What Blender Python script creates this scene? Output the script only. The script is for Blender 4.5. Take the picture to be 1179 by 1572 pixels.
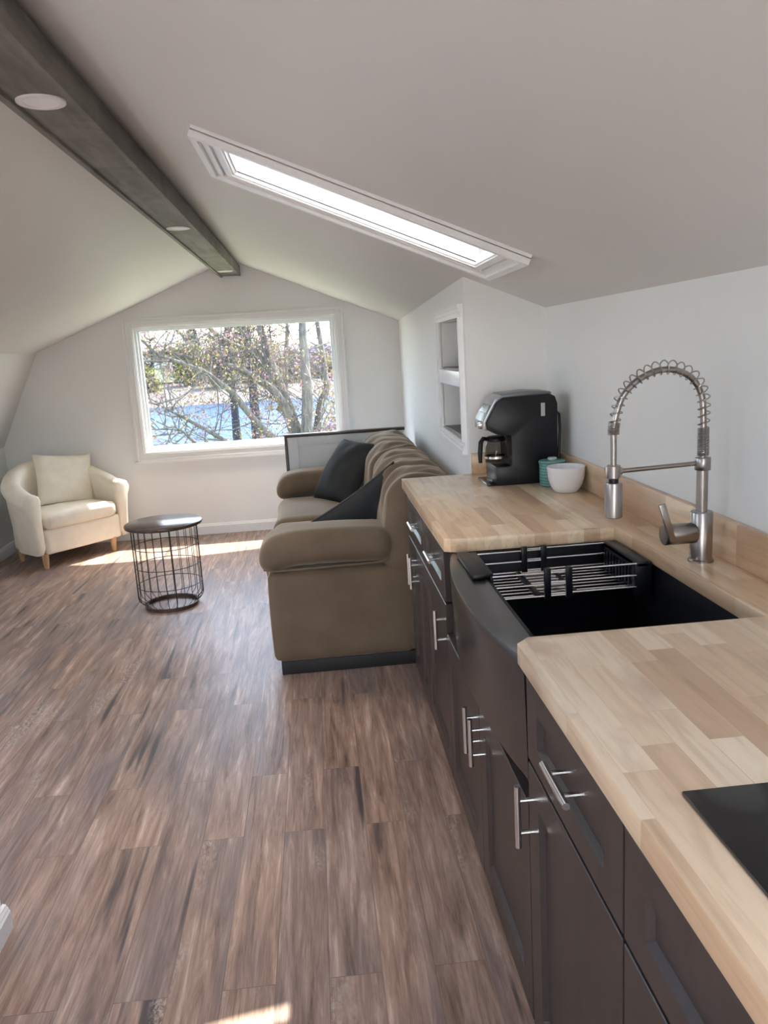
import bpy, bmesh, math, random
from mathutils import Vector, Matrix, noise

SC = bpy.context.scene
COL = SC.collection
for o in list(bpy.data.objects):
    bpy.data.objects.remove(o, do_unlink=True)

# ------------------------------------------------------------------ camera
EYE = Vector((0, 0, 1.433))
FPX = 1221.7
yaw, pitch, roll = (math.radians(a) for a in (4.3585, 11.6799, -3.4301))
fw = Vector((math.sin(yaw) * math.cos(pitch), math.cos(yaw) * math.cos(pitch), -math.sin(pitch)))
rt = Vector((math.cos(yaw), -math.sin(yaw), 0))
up = rt.cross(fw)
rt2 = rt * math.cos(roll) + up * math.sin(roll)
up2 = -rt * math.sin(roll) + up * math.cos(roll)
cam_data = bpy.data.cameras.new('camera')
cam = bpy.data.objects.new('camera', cam_data)
COL.objects.link(cam)
cam_data.sensor_fit = 'VERTICAL'
cam_data.sensor_height = 32.0
cam_data.lens = FPX / 1572 * 32.0
cam_data.clip_start = 0.02
cam_data.clip_end = 600
m3 = Matrix((rt2, up2, -fw)).transposed()
cam.matrix_world = Matrix.Translation(EYE) @ m3.to_4x4()
SC.camera = cam

# ------------------------------------------------------------------ world, sun, lights, exposure
EXPOSURE = 1.38
SKY = 0.85
SUN = 11.0
FILL = 5.0
LAMP = 1.7
SC.view_settings.view_transform = 'Standard'
SC.view_settings.look = 'None'
SC.view_settings.exposure = EXPOSURE
SC.view_settings.gamma = 1.0
SC.view_settings.use_curve_mapping = False

sun_dir = Vector((-0.40, -0.52, -1.0)).normalized()      # the way the sunlight travels
world = bpy.data.worlds.new('sky')
SC.world = world
world.use_nodes = True
wn = world.node_tree
bg = wn.nodes['Background']
sky = wn.nodes.new('ShaderNodeTexSky')
sky.sky_type = 'NISHITA'
sky.sun_disc = False
sky.sun_elevation = math.asin(-sun_dir.z)
sky.sun_rotation = math.atan2(-sun_dir.x, -sun_dir.y)
sky.air_density = 1.0
sky.dust_density = 1.5
hs = wn.nodes.new('ShaderNodeHueSaturation')          # a hazier, paler sky than the clear model
hs.inputs['Saturation'].default_value = 0.72
wn.links.new(sky.outputs[0], hs.inputs['Color'])
wn.links.new(hs.outputs[0], bg.inputs[0])
bg.inputs[1].default_value = SKY

sl = bpy.data.lights.new('sun', 'SUN')
sl.energy = SUN
sl.angle = math.radians(0.6)
sl.color = (1.0, 0.93, 0.82)
so = bpy.data.objects.new('sun', sl)
COL.objects.link(so)
so.rotation_euler = sun_dir.to_track_quat('-Z', 'Y').to_euler()
so.location = (6, 14, 20)

def area(name, loc, direction, sx, sy, energy, color, portal=False):
    l = bpy.data.lights.new(name, 'AREA')
    l.shape = 'RECTANGLE'
    l.size, l.size_y = sx, sy
    l.energy = energy
    l.color = color
    if portal:
        l.cycles.is_portal = True
    o = bpy.data.objects.new(name, l)
    COL.objects.link(o)
    o.location = loc
    o.rotation_euler = Vector(direction).to_track_quat('-Z', 'Y').to_euler()
    return o
# added warm fill lamp behind the camera, set in the unseen back wall
area('added_back_fill', (-0.325, -2.62, 1.15), (0, 1, -0.45), 1.0, 1.15, FILL, (1.0, 0.82, 0.66))

# ------------------------------------------------------------------ helpers
def tag(o, label=None, cat=None, group=None, kind=None):
    if label: o['label'] = label
    if cat: o['category'] = cat
    if group: o['group'] = group
    if kind: o['kind'] = kind
    return o

def thing(name, loc, label, cat, group=None, rotz=0.0, kind=None):
    o = bpy.data.objects.new(name, None)
    o.empty_display_size = 0.05
    COL.objects.link(o)
    o.location = loc
    o.rotation_euler = (0, 0, rotz)
    return tag(o, label, cat, group, kind)

def origin_of(p):
    v = Vector((0, 0, 0))
    while p is not None:
        v += Vector(p.location)
        p = p.parent
    return v

class MB:
    """collects shapes, builds them as one mesh object"""
    def __init__(self):
        self.bm = bmesh.new()
    def _add(self, verts, faces):
        vs = [self.bm.verts.new(v) for v in verts]
        for f in faces:
            try: self.bm.faces.new([vs[i] for i in f])
            except ValueError: pass
        return vs
    def box(self, x0, x1, y0, y1, z0, z1, bev=0.0, seg=2):
        b = bmesh.new()
        bmesh.ops.create_cube(b, size=1.0)
        for v in b.verts:
            v.co = Vector(((x0 + x1) / 2 + v.co.x * (x1 - x0), (y0 + y1) / 2 + v.co.y * (y1 - y0), (z0 + z1) / 2 + v.co.z * (z1 - z0)))
        if bev > 0:
            bmesh.ops.bevel(b, geom=list(b.edges), offset=bev, segments=seg, affect='EDGES', profile=0.5)
        self.merge(b)
        return self
    def merge(self, b, mat=None):
        me = bpy.data.meshes.new('tmp')
        b.to_mesh(me); b.free()
        if mat: me.transform(mat)
        self.bm.from_mesh(me)
        bpy.data.meshes.remove(me)
    def prism(self, pts, axis, a0, a1, bev=0.0, seg=2):
        """polygon pts (2D) extruded along axis from a0 to a1"""
        def P(p, a):
            if axis == 'z': return (p[0], p[1], a)
            if axis == 'y': return (p[0], a, p[1])
            return (a, p[0], p[1])
        b = bmesh.new()
        n = len(pts)
        lo = [b.verts.new(P(p, a0)) for p in pts]
        hi = [b.verts.new(P(p, a1)) for p in pts]
        b.faces.new(lo); b.faces.new(hi)
        for i in range(n):
            b.faces.new((lo[i], lo[(i + 1) % n], hi[(i + 1) % n], hi[i]))
        bmesh.ops.recalc_face_normals(b, faces=list(b.faces))
        if bev > 0:
            bmesh.ops.bevel(b, geom=list(b.edges), offset=bev, segments=seg, affect='EDGES', profile=0.5)
        self.merge(b)
        return self
    def tube(self, pts, r, seg=8, caps=True, closed=False):
        pts = [Vector(p) for p in pts]
        n = len(pts)
        rs = r if isinstance(r, (list, tuple)) else [r] * n
        rings = []
        prev = None
        for i in range(n):
            if closed:
                t = (pts[(i + 1) % n] - pts[i - 1])
            elif i == 0: t = pts[1] - pts[0]
            elif i == n - 1: t = pts[-1] - pts[-2]
            else: t = pts[i + 1] - pts[i - 1]
            t.normalize()
            if prev is None:
                a = Vector((0, 0, 1)) if abs(t.z) < 0.9 else Vector((1, 0, 0))
                nrm = t.cross(a).normalized()
            else:
                nrm = prev - t * prev.dot(t)
                if nrm.length < 1e-6:
                    nrm = t.cross(Vector((0.3, 0.7, 0.2)))
                nrm.normalize()
            prev = nrm
            bi = t.cross(nrm)
            rings.append([self.bm.verts.new(pts[i] + (nrm * math.cos(2 * math.pi * k / seg) + bi * math.sin(2 * math.pi * k / seg)) * rs[i]) for k in range(seg)])
        m = n if closed else n - 1
        for i in range(m):
            A, B = rings[i], rings[(i + 1) % n]
            for k in range(seg):
                self.bm.faces.new((A[k], A[(k + 1) % seg], B[(k + 1) % seg], B[k]))
        if caps and not closed:
            self.bm.faces.new(rings[0][::-1]); self.bm.faces.new(rings[-1])
        return self
    def cyl(self, a, b, r, seg=20):
        return self.tube([a, b], r, seg)
    def lathe(self, prof, c, seg=40, axis='z'):
        """prof = [(r, h)], turned about an axis through c"""
        rings = []
        for r, h in prof:
            if r < 1e-6:
                co = Vector((0, 0, h))
                rings.append([self._ax(co, c, axis)])
            else:
                rings.append([self._ax(Vector((r * math.cos(2 * math.pi * k / seg), r * math.sin(2 * math.pi * k / seg), h)), c, axis) for k in range(seg)])
        for A, B in zip(rings, rings[1:]):
            if len(A) == 1 and len(B) == 1: continue
            for k in range(seg):
                k2 = (k + 1) % seg
                if len(A) == 1: self.bm.faces.new((A[0], B[k], B[k2]))
                elif len(B) == 1: self.bm.faces.new((A[k], A[k2], B[0]))
                else: self.bm.faces.new((A[k], A[k2], B[k2], B[k]))
        return self
    def _ax(self, co, c, axis):
        if axis == 'x': co = Vector((co.z, co.x, co.y))
        elif axis == 'y': co = Vector((co.y, co.z, co.x))
        return self.bm.verts.new(co + Vector(c))
    def rbox(self, c, h, r, n=14, f=None, nx=None, ny=None, nz=None):
        """rounded box, centre c, half sizes h, corner radius r (scalar or per axis); f deforms each point"""
        b = bmesh.new()
        nn = (nx or n, ny or n, nz or n)
        rr = r if isinstance(r, (tuple, list)) else (r, r, r)
        def face(u, v, w, s):
            grid = {}
            for i in range(nn[u] + 1):
                for j in range(nn[v] + 1):
                    p = [0, 0, 0]
                    def sp(k, q):
                        t = -1 + 2 * k / q
                        return math.sin(t * math.pi / 2) * 0.5 + t * 0.5
                    p[u] = sp(i, nn[u]); p[v] = sp(j, nn[v]); p[w] = s
                    q = [p[k] * h[k] for k in range(3)]
                    inner = [max(-(h[k] - rr[k]), min(h[k] - rr[k], q[k])) for k in range(3)]
                    d = Vector([(q[k] - inner[k]) / rr[k] for k in range(3)])
                    if d.length > 1e-9:
                        mx = max(abs(t) for t in d)
                        d = d.normalized() * mx
                    q = Vector([inner[k] + d[k] * rr[k] for k in range(3)])
                    grid[i, j] = b.verts.new(q)
            for i in range(nn[u]):
                for j in range(nn[v]):
                    b.faces.new((grid[i, j], grid[i + 1, j], grid[i + 1, j + 1], grid[i, j + 1]))
        for u, v, w in ((0, 1, 2), (1, 2, 0), (0, 2, 1)):
            face(u, v, w, 1); face(u, v, w, -1)
        bmesh.ops.remove_doubles(b, verts=list(b.verts), dist=1e-5)
        bmesh.ops.recalc_face_normals(b, faces=list(b.faces))
        for v in b.verts:
            co = v.co.copy()
            if f: co = f(co)
            v.co = co + Vector(c)
        self.merge(b)
        return self
    def pillow(self, w, h, t, n=22, seam=0.0, wr=0.0, seed=0):
        """a knife-edge cushion in the local xz plane, y = thickness"""
        b = bmesh.new()
        g = {}
        for s in (1, -1):
            for i in range(n + 1):
                for j in range(n + 1):
                    u = -1 + 2 * i / n; v = -1 + 2 * j / n
                    e = max(0.0, (1 - u * u)) ** 0.5 * max(0.0, (1 - v * v)) ** 0.5
                    x = u * w / 2 * (1 - 0.07 * (1 - v * v))
                    z = v * h / 2 * (1 - 0.07 * (1 - u * u))
                    y = s * t / 2 * (e ** 0.72)
                    k = noise.noise(Vector((u * 1.7 + seed, v * 1.7, s * 3.0))) * wr * e
                    g[s, i, j] = b.verts.new((x, y + s * k, z))
            for i in range(n):
                for j in range(n):
                    b.faces.new((g[s, i, j], g[s, i + 1, j], g[s, i + 1, j + 1], g[s, i, j + 1]))
        bmesh.ops.remove_doubles(b, verts=list(b.verts), dist=1e-5)
        bmesh.ops.recalc_face_normals(b, faces=list(b.faces))
        self.merge(b)
        return self
    def xf(self, m):
        bmesh.ops.transform(self.bm, matrix=m, verts=list(self.bm.verts))
        return self
    def build(self, name, mat, parent=None, world=True, smooth=35, fix=False):
        if fix: bmesh.ops.recalc_face_normals(self.bm, faces=list(self.bm.faces))
        me = bpy.data.meshes.new(name)
        self.bm.to_mesh(me); self.bm.free()
        if parent is not None and world:
            me.transform(Matrix.Translation(-origin_of(parent)))
        if mat: me.materials.append(mat)
        if smooth:
            for p in me.polygons: p.use_smooth = True
            me.set_sharp_from_angle(angle=math.radians(smooth))
        o = bpy.data.objects.new(name, me)
        COL.objects.link(o)
        if parent is not None: o.parent = parent
        return o

# ------------------------------------------------------------------ materials
def new_mat(name):
    m = bpy.data.materials.new(name)
    m.use_nodes = True
    nt = m.node_tree
    return m, nt, nt.nodes['Principled BSDF']

def N(nt, t, **kw):
    n = nt.nodes.new(t)
    for k, v in kw.items(): setattr(n, k, v)
    return n

def coords(nt, scale=(1, 1, 1), rot=(0, 0, 0)):
    tc = N(nt, 'ShaderNodeTexCoord')
    mp = N(nt, 'ShaderNodeMapping')
    mp.inputs['Scale'].default_value = scale
    mp.inputs['Rotation'].default_value = rot
    nt.links.new(tc.outputs['Object'], mp.inputs[0])
    return mp.outputs[0]

def ramp(nt, fac, stops, interp='LINEAR'):
    r = N(nt, 'ShaderNodeValToRGB')
    r.color_ramp.interpolation = interp
    els = r.color_ramp.elements
    while len(els) < len(stops): els.new(0.5)
    for e, (p, c) in zip(els, stops):
        e.position = p
        e.color = c if len(c) == 4 else (*c, 1)
    nt.links.new(fac, r.inputs[0])
    return r.outputs[0]

def mixc(nt, fac, a, b, mode='MIX'):
    x = N(nt, 'ShaderNodeMix', data_type='RGBA', blend_type=mode)
    for sock, val in ((x.inputs[0], fac), (x.inputs[6], a), (x.inputs[7], b)):
        if isinstance(val, (int, float)): sock.default_value = val
        elif isinstance(val, tuple): sock.default_value = (*val, 1) if len(val) == 3 else val
        else: nt.links.new(val, sock)
    return x.outputs[2]

def noise_tex(nt, vec, scale=1.0, detail=4.0, rough=0.55, dims='3D', w=None, dist=0.0):
    n = N(nt, 'ShaderNodeTexNoise', noise_dimensions=dims)
    n.inputs['Scale'].default_value = scale
    n.inputs['Detail'].default_value = detail
    n.inputs['Roughness'].default_value = rough
    n.inputs['Distortion'].default_value = dist
    nt.links.new(vec, n.inputs['Vector'])
    if w is not None: nt.links.new(w, n.inputs['W'])
    return n.outputs['Fac']

def bump(nt, bsdf, h, strength=0.1, dist=0.002):
    b = N(nt, 'ShaderNodeBump')
    b.inputs['Strength'].default_value = strength
    b.inputs['Distance'].default_value = dist
    nt.links.new(h, b.inputs['Height'])
    nt.links.new(b.outputs[0], bsdf.inputs['Normal'])

def simple(name, col, rough=0.5, metal=0.0, var=0.06, scale=8.0, bmp=0.0, stretch=(1, 1, 1), spec=None, bdist=0.002):
    m, nt, bs = new_mat(name)
    v = coords(nt, stretch)
    f = noise_tex(nt, v, scale)
    lo = tuple(max(0, c * (1 - var)) for c in col); hi = tuple(min(1, c * (1 + var)) for c in col)
    nt.links.new(ramp(nt, f, [(0.3, lo), (0.7, hi)]), bs.inputs['Base Color'])
    bs.inputs['Roughness'].default_value = rough
    bs.inputs['Metallic'].default_value = metal
    if spec is not None: bs.inputs['Specular IOR Level'].default_value = spec
    if bmp: bump(nt, bs, f, bmp, bdist)
    return m

M = {}
M['wall'] = simple('wall paint', (0.84, 0.84, 0.825), 0.55, var=0.012, scale=3)
M['ceil'] = simple('ceiling paint', (0.71, 0.69, 0.67), 0.5, var=0.012, scale=2)
M['trim'] = simple('white gloss trim', (0.86, 0.86, 0.86), 0.3, var=0.01)
M['sash'] = simple('white vinyl sash', (0.84, 0.87, 0.88), 0.3, var=0.01)
M['gray_wood'] = simple('niche board', (0.16, 0.145, 0.14), 0.5, var=0.15, stretch=(1, 6, 6))
M['steel'] = simple('brushed nickel', (0.36, 0.33, 0.31), 0.28, 1.0, var=0.05, scale=30, stretch=(1, 1, 0.1))
M['steel_bright'] = simple('polished steel', (0.75, 0.74, 0.73), 0.22, 1.0, var=0.03)
M['black'] = simple('black plastic', (0.007, 0.007, 0.010), 0.36, var=0.1, spec=0.32)
M['black_matte'] = simple('black composite', (0.006, 0.006, 0.008), 0.45, var=0.1, spec=0.25)
M['gunmetal'] = simple('dark gunmetal', (0.15, 0.155, 0.165), 0.26, 1.0, var=0.05, scale=20)
M['glass_black'] = simple('black glass', (0.008, 0.008, 0.009), 0.12, var=0.02)
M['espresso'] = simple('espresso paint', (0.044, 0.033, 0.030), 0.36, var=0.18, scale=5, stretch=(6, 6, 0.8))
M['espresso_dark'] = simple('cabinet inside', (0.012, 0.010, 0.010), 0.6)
M['white_ceramic'] = simple('white ceramic', (0.82, 0.80, 0.80), 0.28, var=0.01)
M['white_lamp'] = simple('white lamp trim', (0.80, 0.76, 0.75), 0.5, var=0.01)
M['cream'] = simple('cream slipcover cotton', (0.86, 0.78, 0.64), 0.9, var=0.05, scale=14, bmp=0.25)
M['leg_wood'] = simple('light beech', (0.55, 0.33, 0.17), 0.45, var=0.15, stretch=(8, 8, 1))
M['wire'] = simple('black wire', (0.018, 0.016, 0.016), 0.4, 0.3)
M['dark_wood'] = simple('dark stained wood', (0.075, 0.05, 0.04), 0.20, var=0.3, scale=3, stretch=(1.5, 22, 8))
M['charcoal'] = simple('charcoal velvet', (0.018, 0.020, 0.021), 0.85, var=0.25, scale=10, bmp=0.2)
M['charcoal_edge'] = simple('charcoal piping', (0.045, 0.043, 0.046), 0.8, var=0.2)
M['cap_wood'] = simple('walnut cap', (0.055, 0.035, 0.026), 0.3, var=0.4, stretch=(3, 20, 20))
M['panel_white'] = simple('painted panel', (0.72, 0.74, 0.74), 0.45, var=0.01)
M['plinth'] = simple('black plinth', (0.012, 0.011, 0.011), 0.6)

def taupe():
    m, nt, bs = new_mat('taupe microfibre')
    v = coords(nt)
    f = noise_tex(nt, v, 5, 5)
    nt.links.new(ramp(nt, f, [(0.3, (0.120, 0.082, 0.050)), (0.7, (0.165, 0.117, 0.074))]), bs.inputs['Base Color'])
    bs.inputs['Roughness'].default_value = 0.85
    bs.inputs['Sheen Weight'].default_value = 0.6
    bs.inputs['Sheen Tint'].default_value = (0.95, 0.80, 0.64, 1)
    bs.inputs['Sheen Roughness'].default_value = 0.4
    bump(nt, bs, noise_tex(nt, v, 260, 2), 0.15, 0.001)
    return m
M['taupe'] = taupe()

def beam_mat():
    m, nt, bs = new_mat('grey stained beam')
    v = coords(nt, (9, 0.9, 9))
    f = noise_tex(nt, v, 2.2, 6, 0.6, dist=0.6)
    v2 = coords(nt, (1, 0.6, 1))
    g = noise_tex(nt, v2, 5, 3, 0.5, dist=1.2)
    c = ramp(nt, f, [(0.30, (0.062, 0.054, 0.046)), (0.72, (0.20, 0.182, 0.160))])
    c2 = mixc(nt, ramp(nt, g, [(0.42, (0, 0, 0)), (0.66, (0.75, 0.75, 0.75))]), c, (0.26, 0.245, 0.225))
    x = mixc(nt, 0.65, c, c2)
    nt.links.new(x, bs.inputs['Base Color'])
    bs.inputs['Roughness'].default_value = 0.6
    bump(nt, bs, f, 0.15, 0.002)
    return m
M['beam'] = beam_mat()

def floor_mat():
    m, nt, bs = new_mat('rustic vinyl planks')
    tc = N(nt, 'ShaderNodeTexCoord')
    mp = N(nt, 'ShaderNodeMapping')
    mp.inputs['Rotation'].default_value = (0, 0, math.radians(90))
    mp.inputs['Location'].default_value = (0.31, 0.07, 0)
    nt.links.new(tc.outputs['Object'], mp.inputs[0])
    br = N(nt, 'ShaderNodeTexBrick')
    br.offset = 0.37; br.offset_frequency = 2
    br.inputs['Color1'].default_value = (0, 0, 0, 1)
    br.inputs['Color2'].default_value = (1, 1, 1, 1)
    br.inputs['Mortar'].default_value = (0.5, 0.5, 0.5, 1)
    br.inputs['Scale'].default_value = 1.0
    br.inputs['Mortar Size'].default_value = 0.0012
    br.inputs['Mortar Smooth'].default_value = 0.3
    br.inputs['Brick Width'].default_value = 0.95
    br.inputs['Row Height'].default_value = 0.124
    nt.links.new(mp.outputs[0], br.inputs['Vector'])
    sep = N(nt, 'ShaderNodeSeparateColor')
    nt.links.new(br.outputs['Color'], sep.inputs[0])
    rnd = sep.outputs[0]
    w = N(nt, 'ShaderNodeMath', operation='MULTIPLY'); w.inputs[1].default_value = 37.0
    nt.links.new(rnd, w.inputs[0])
    W = w.outputs[0]
    def grain(sx, sy, sc, det=5, ro=0.6, dist=0.0):
        return noise_tex(nt, coords(nt, (sx, sy, 1)), sc, det, ro, '4D', W, dist)
    g1 = grain(15, 1.3, 2.0, 7, 0.68, 0.7)
    base = ramp(nt, g1, [(0.27, (0.080, 0.050, 0.039)), (0.43, (0.245, 0.163, 0.127)), (0.57, (0.385, 0.270, 0.213)), (0.74, (0.70, 0.54, 0.45))])
    # plank to plank tone
    tone = ramp(nt, rnd, [(0.0, (0.90, 0.90, 0.93)), (0.5, (1.0, 0.98, 0.96)), (1.0, (1.10, 1.04, 0.99))])
    c = mixc(nt, 1.0, base, tone, 'MULTIPLY')
    # grey blue weathering
    g2 = grain(5, 0.8, 1.6, 3, 0.5)
    c = mixc(nt, ramp(nt, g2, [(0.50, (0, 0, 0)), (0.68, (0.62, 0.62, 0.62))]), c, (0.17, 0.145, 0.150))
    # long dark splits
    g3 = grain(13, 0.75, 1.3, 2, 0.45, 0.3)
    c = mixc(nt, ramp(nt, g3, [(0.628, (0, 0, 0)), (0.685, (0.9, 0.9, 0.9))]), c, (0.055, 0.045, 0.048))
    # pale scraped patches
    g4 = grain(4.0, 1.2, 1.4, 2, 0.5)
    g5 = grain(45, 22, 2.2, 4, 0.75)
    pm = N(nt, 'ShaderNodeMath', operation='MULTIPLY')
    nt.links.new(ramp(nt, g4, [(0.59, (0, 0, 0)), (0.68, (0.8, 0.8, 0.8))]), pm.inputs[0])
    nt.links.new(ramp(nt, g5, [(0.46, (0, 0, 0)), (0.58, (0.85, 0.85, 0.85))]), pm.inputs[1])
    c = mixc(nt, pm.outputs[0], c, (0.55, 0.46, 0.40))
    # fine pores
    g6 = grain(90, 4, 2.0, 3, 0.6)
    c = mixc(nt, 0.55, c, mixc(nt, 1.0, c, ramp(nt, g6, [(0.3, (0.55, 0.55, 0.55)), (0.65, (1.2, 1.2, 1.2))]), 'MULTIPLY'))
    # joints
    jm = N(nt, 'ShaderNodeMath', operation='MULTIPLY'); jm.inputs[1].default_value = 0.45
    nt.links.new(br.outputs['Fac'], jm.inputs[0])
    c = mixc(nt, jm.outputs[0], c, (0.06, 0.042, 0.035))
    nt.links.new(c, bs.inputs['Base Color'])
    rg = ramp(nt, g1, [(0.2, (0.44, 0.44, 0.44)), (0.8, (0.34, 0.34, 0.34))])
    nt.links.new(rg, bs.inputs['Roughness'])
    bump(nt, bs, g6, 0.12, 0.001)
    return m
M['floor'] = floor_mat()

def block_mat():
    m, nt, bs = new_mat('birch butcher block')
    tc = N(nt, 'ShaderNodeTexCoord')
    mp = N(nt, 'ShaderNodeMapping')
    mp.inputs['Rotation'].default_value = (0, 0, math.radians(90))
    mp.inputs['Location'].default_value = (0.13, -0.012, 0)
    nt.links.new(tc.outputs['Object'], mp.inputs[0])
    def bricks(bw, rh, off, c1, c2):
        br = N(nt, 'ShaderNodeTexBrick')
        br.offset = off; br.offset_frequency = 3; br.squash = 0.72; br.squash_frequency = 2
        br.inputs['Color1'].default_value = c1
        br.inputs['Color2'].default_value = c2
        br.inputs['Mortar'].default_value = (0.5, 0.5, 0.5, 1)
        br.inputs['Scale'].default_value = 1.0
        br.inputs['Mortar Size'].default_value = 0.0005
        br.inputs['Brick Width'].default_value = bw
        br.inputs['Row Height'].default_value = rh
        nt.links.new(mp.outputs[0], br.inputs['Vector'])
        return br
    br = bricks(0.36, 0.046, 0.41, (0, 0, 0, 1), (1, 1, 1, 1))
    sep = N(nt, 'ShaderNodeSeparateColor')
    nt.links.new(br.outputs['Color'], sep.inputs[0])
    rnd = sep.outputs[0]
    w = N(nt, 'ShaderNodeMath', operation='MULTIPLY'); w.inputs[1].default_value = 53.0
    nt.links.new(rnd, w.inputs[0])
    c = ramp(nt, rnd, [(0.0, (0.52, 0.33, 0.20)), (0.3, (0.68, 0.47, 0.295)), (0.65, (0.78, 0.57, 0.37)), (1.0, (0.88, 0.71, 0.51))])
    g = noise_tex(nt, coords(nt, (22, 1.6, 22)), 2.2, 5, 0.6, '4D', w.outputs[0], 0.8)
    c = mixc(nt, 0.75, c, mixc(nt, 1.0, c, ramp(nt, g, [(0.25, (0.66, 0.58, 0.50)), (0.50, (1.0, 0.98, 0.95)), (0.8, (1.14, 1.14, 1.14))]), 'MULTIPLY'))
    g2 = noise_tex(nt, coords(nt, (3, 1.5, 3)), 3.0, 3, 0.5, '4D', w.outputs[0], 0.5)
    c = mixc(nt, ramp(nt, g2, [(0.52, (0, 0, 0)), (0.70, (0.6, 0.6, 0.6))]), c, (0.50, 0.31, 0.185))
    # small knots
    vo = N(nt, 'ShaderNodeTexVoronoi')
    vo.inputs['Scale'].default_value = 1.0
    nt.links.new(coords(nt, (4.8, 2.6, 4.8)), vo.inputs['Vector'])
    k = ramp(nt, vo.outputs['Distance'], [(0.025, (0.8, 0.8, 0.8)), (0.06, (0, 0, 0))])
    c = mixc(nt, k, c, (0.10, 0.055, 0.03))
    nt.links.new(c, bs.inputs['Base Color'])
    bs.inputs['Roughness'].default_value = 0.30
    bs.inputs['Coat Weight'].default_value = 0.15
    bs.inputs['Coat Roughness'].default_value = 0.15
    return m
M['block'] = block_mat()

def glass_mat(name, tint=(1, 1, 1)):
    m, nt, bs = new_mat(name)
    out = nt.nodes['Material Output']
    tr = N(nt, 'ShaderNodeBsdfTransparent'); tr.inputs[0].default_value = (*tint, 1)
    gl = N(nt, 'ShaderNodeBsdfGlossy'); gl.inputs['Roughness'].default_value = 0.02
    fr = N(nt, 'ShaderNodeFresnel'); fr.inputs[0].default_value = 1.3
    mx = N(nt, 'ShaderNodeMixShader')
    geo = N(nt, 'ShaderNodeNewGeometry')
    inv = N(nt, 'ShaderNodeMath', operation='SUBTRACT'); inv.inputs[0].default_value = 1.0
    nt.links.new(geo.outputs['Backfacing'], inv.inputs[1])
    ml = N(nt, 'ShaderNodeMath', operation='MULTIPLY')
    nt.links.new(fr.outputs[0], ml.inputs[0]); nt.links.new(inv.outputs[0], ml.inputs[1])
    nt.links.new(ml.outputs[0], mx.inputs[0])
    nt.links.new(tr.outputs[0], mx.inputs[1]); nt.links.new(gl.outputs[0], mx.inputs[2])
    nt.links.new(mx.outputs[0], out.inputs[0])
    return m
M['pane'] = glass_mat('window glass', (0.88, 0.90, 0.90))
M['carafe_glass'] = glass_mat('carafe glass', (0.72, 0.70, 0.68))

def jar_mat():
    m, nt, bs = new_mat('ribbed teal ceramic')
    wv = N(nt, 'ShaderNodeTexWave', bands_direction='Z')
    wv.inputs['Scale'].default_value = 30
    wv.inputs['Distortion'].default_value = 1.2
    nt.links.new(coords(nt), wv.inputs['Vector'])
    nt.links.new(ramp(nt, wv.outputs['Fac'], [(0.2, (0.075, 0.20, 0.175)), (0.8, (0.15, 0.33, 0.285))]), bs.inputs['Base Color'])
    bs.inputs['Roughness'].default_value = 0.4
    bump(nt, bs, wv.outputs['Fac'], 0.25, 0.002)
    return m
M['teal'] = jar_mat()

# outdoors
def leafy(name, cols, rough=0.8):
    m, nt, bs = new_mat(name)
    f = noise_tex(nt, coords(nt), 9.0, 3, 0.7)
    st = [(0.3 + 0.4 * i / max(1, len(cols) - 1), c) for i, c in enumerate(cols)]
    nt.links.new(ramp(nt, f, st), bs.inputs['Base Color'])
    bs.inputs['Roughness'].default_value = rough
    tl = bs.inputs.get('Transmission Weight')
    return m
M['bark'] = simple('pale bark', (0.115, 0.102, 0.086), 0.9, var=0.55, scale=14, stretch=(2, 2, 0.4), bmp=0.4, bdist=0.01)
M['bark_dark'] = simple('dark bark', (0.025, 0.022, 0.025), 0.9, var=0.3, scale=4)
M['bud_pink'] = leafy('pink spring buds', [(0.252, 0.098, 0.098), (0.315, 0.161, 0.196), (0.294, 0.196, 0.112)])
M['bud_gold'] = leafy('golden spring buds', [(0.272, 0.192, 0.056), (0.320, 0.264, 0.088), (0.288, 0.160, 0.072)])
M['leaf_yellow'] = leafy('yellow green leaves', [(0.150, 0.150, 0.034), (0.255, 0.232, 0.053), (0.188, 0.203, 0.060)])
M['leaf_brown'] = leafy('grey brown brush', [(0.084, 0.072, 0.054), (0.138, 0.120, 0.084), (0.120, 0.120, 0.054)])
M['leaf_pink'] = leafy('pink blossom', [(0.204, 0.108, 0.144), (0.252, 0.168, 0.216), (0.180, 0.144, 0.240)])
M['leaf_green'] = leafy('blue green conifer', [(0.035, 0.055, 0.04), (0.07, 0.10, 0.08)])
M['grass'] = simple('lawn', (0.048, 0.072, 0.018), 0.9, var=0.25, scale=0.3)
M['bank'] = simple('dry grassy bank', (0.059, 0.048, 0.042), 0.9, var=0.25, scale=0.25, stretch=(0.4, 2, 1))
M['house_blue'] = simple('blue siding', (0.10, 0.18, 0.30), 0.7, var=0.05)
M['house_white'] = simple('white siding', (0.5, 0.5, 0.5), 0.7, var=0.05)
M['roof'] = simple('grey shingles', (0.10, 0.10, 0.115), 0.8, var=0.15)

def water_mat():
    m, nt, bs = new_mat('river water')
    f = noise_tex(nt, coords(nt, (0.5, 1.6, 1)), 0.55, 5, 0.65)
    nt.links.new(ramp(nt, f, [(0.35, (0.004, 0.015, 0.052)), (0.65, (0.019, 0.051, 0.123))]), bs.inputs['Base Color'])  # blue of the reflected sky painted into the base colour, specular nearly off
    bs.inputs['Roughness'].default_value = 0.35
    bs.inputs['Specular IOR Level'].default_value = 0.03
    bump(nt, bs, f, 0.8, 0.4)
    return m
M['water'] = water_mat()
M['ground'] = simple('garden soil', (0.16, 0.17, 0.09), 0.9, var=0.3, scale=1)

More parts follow.
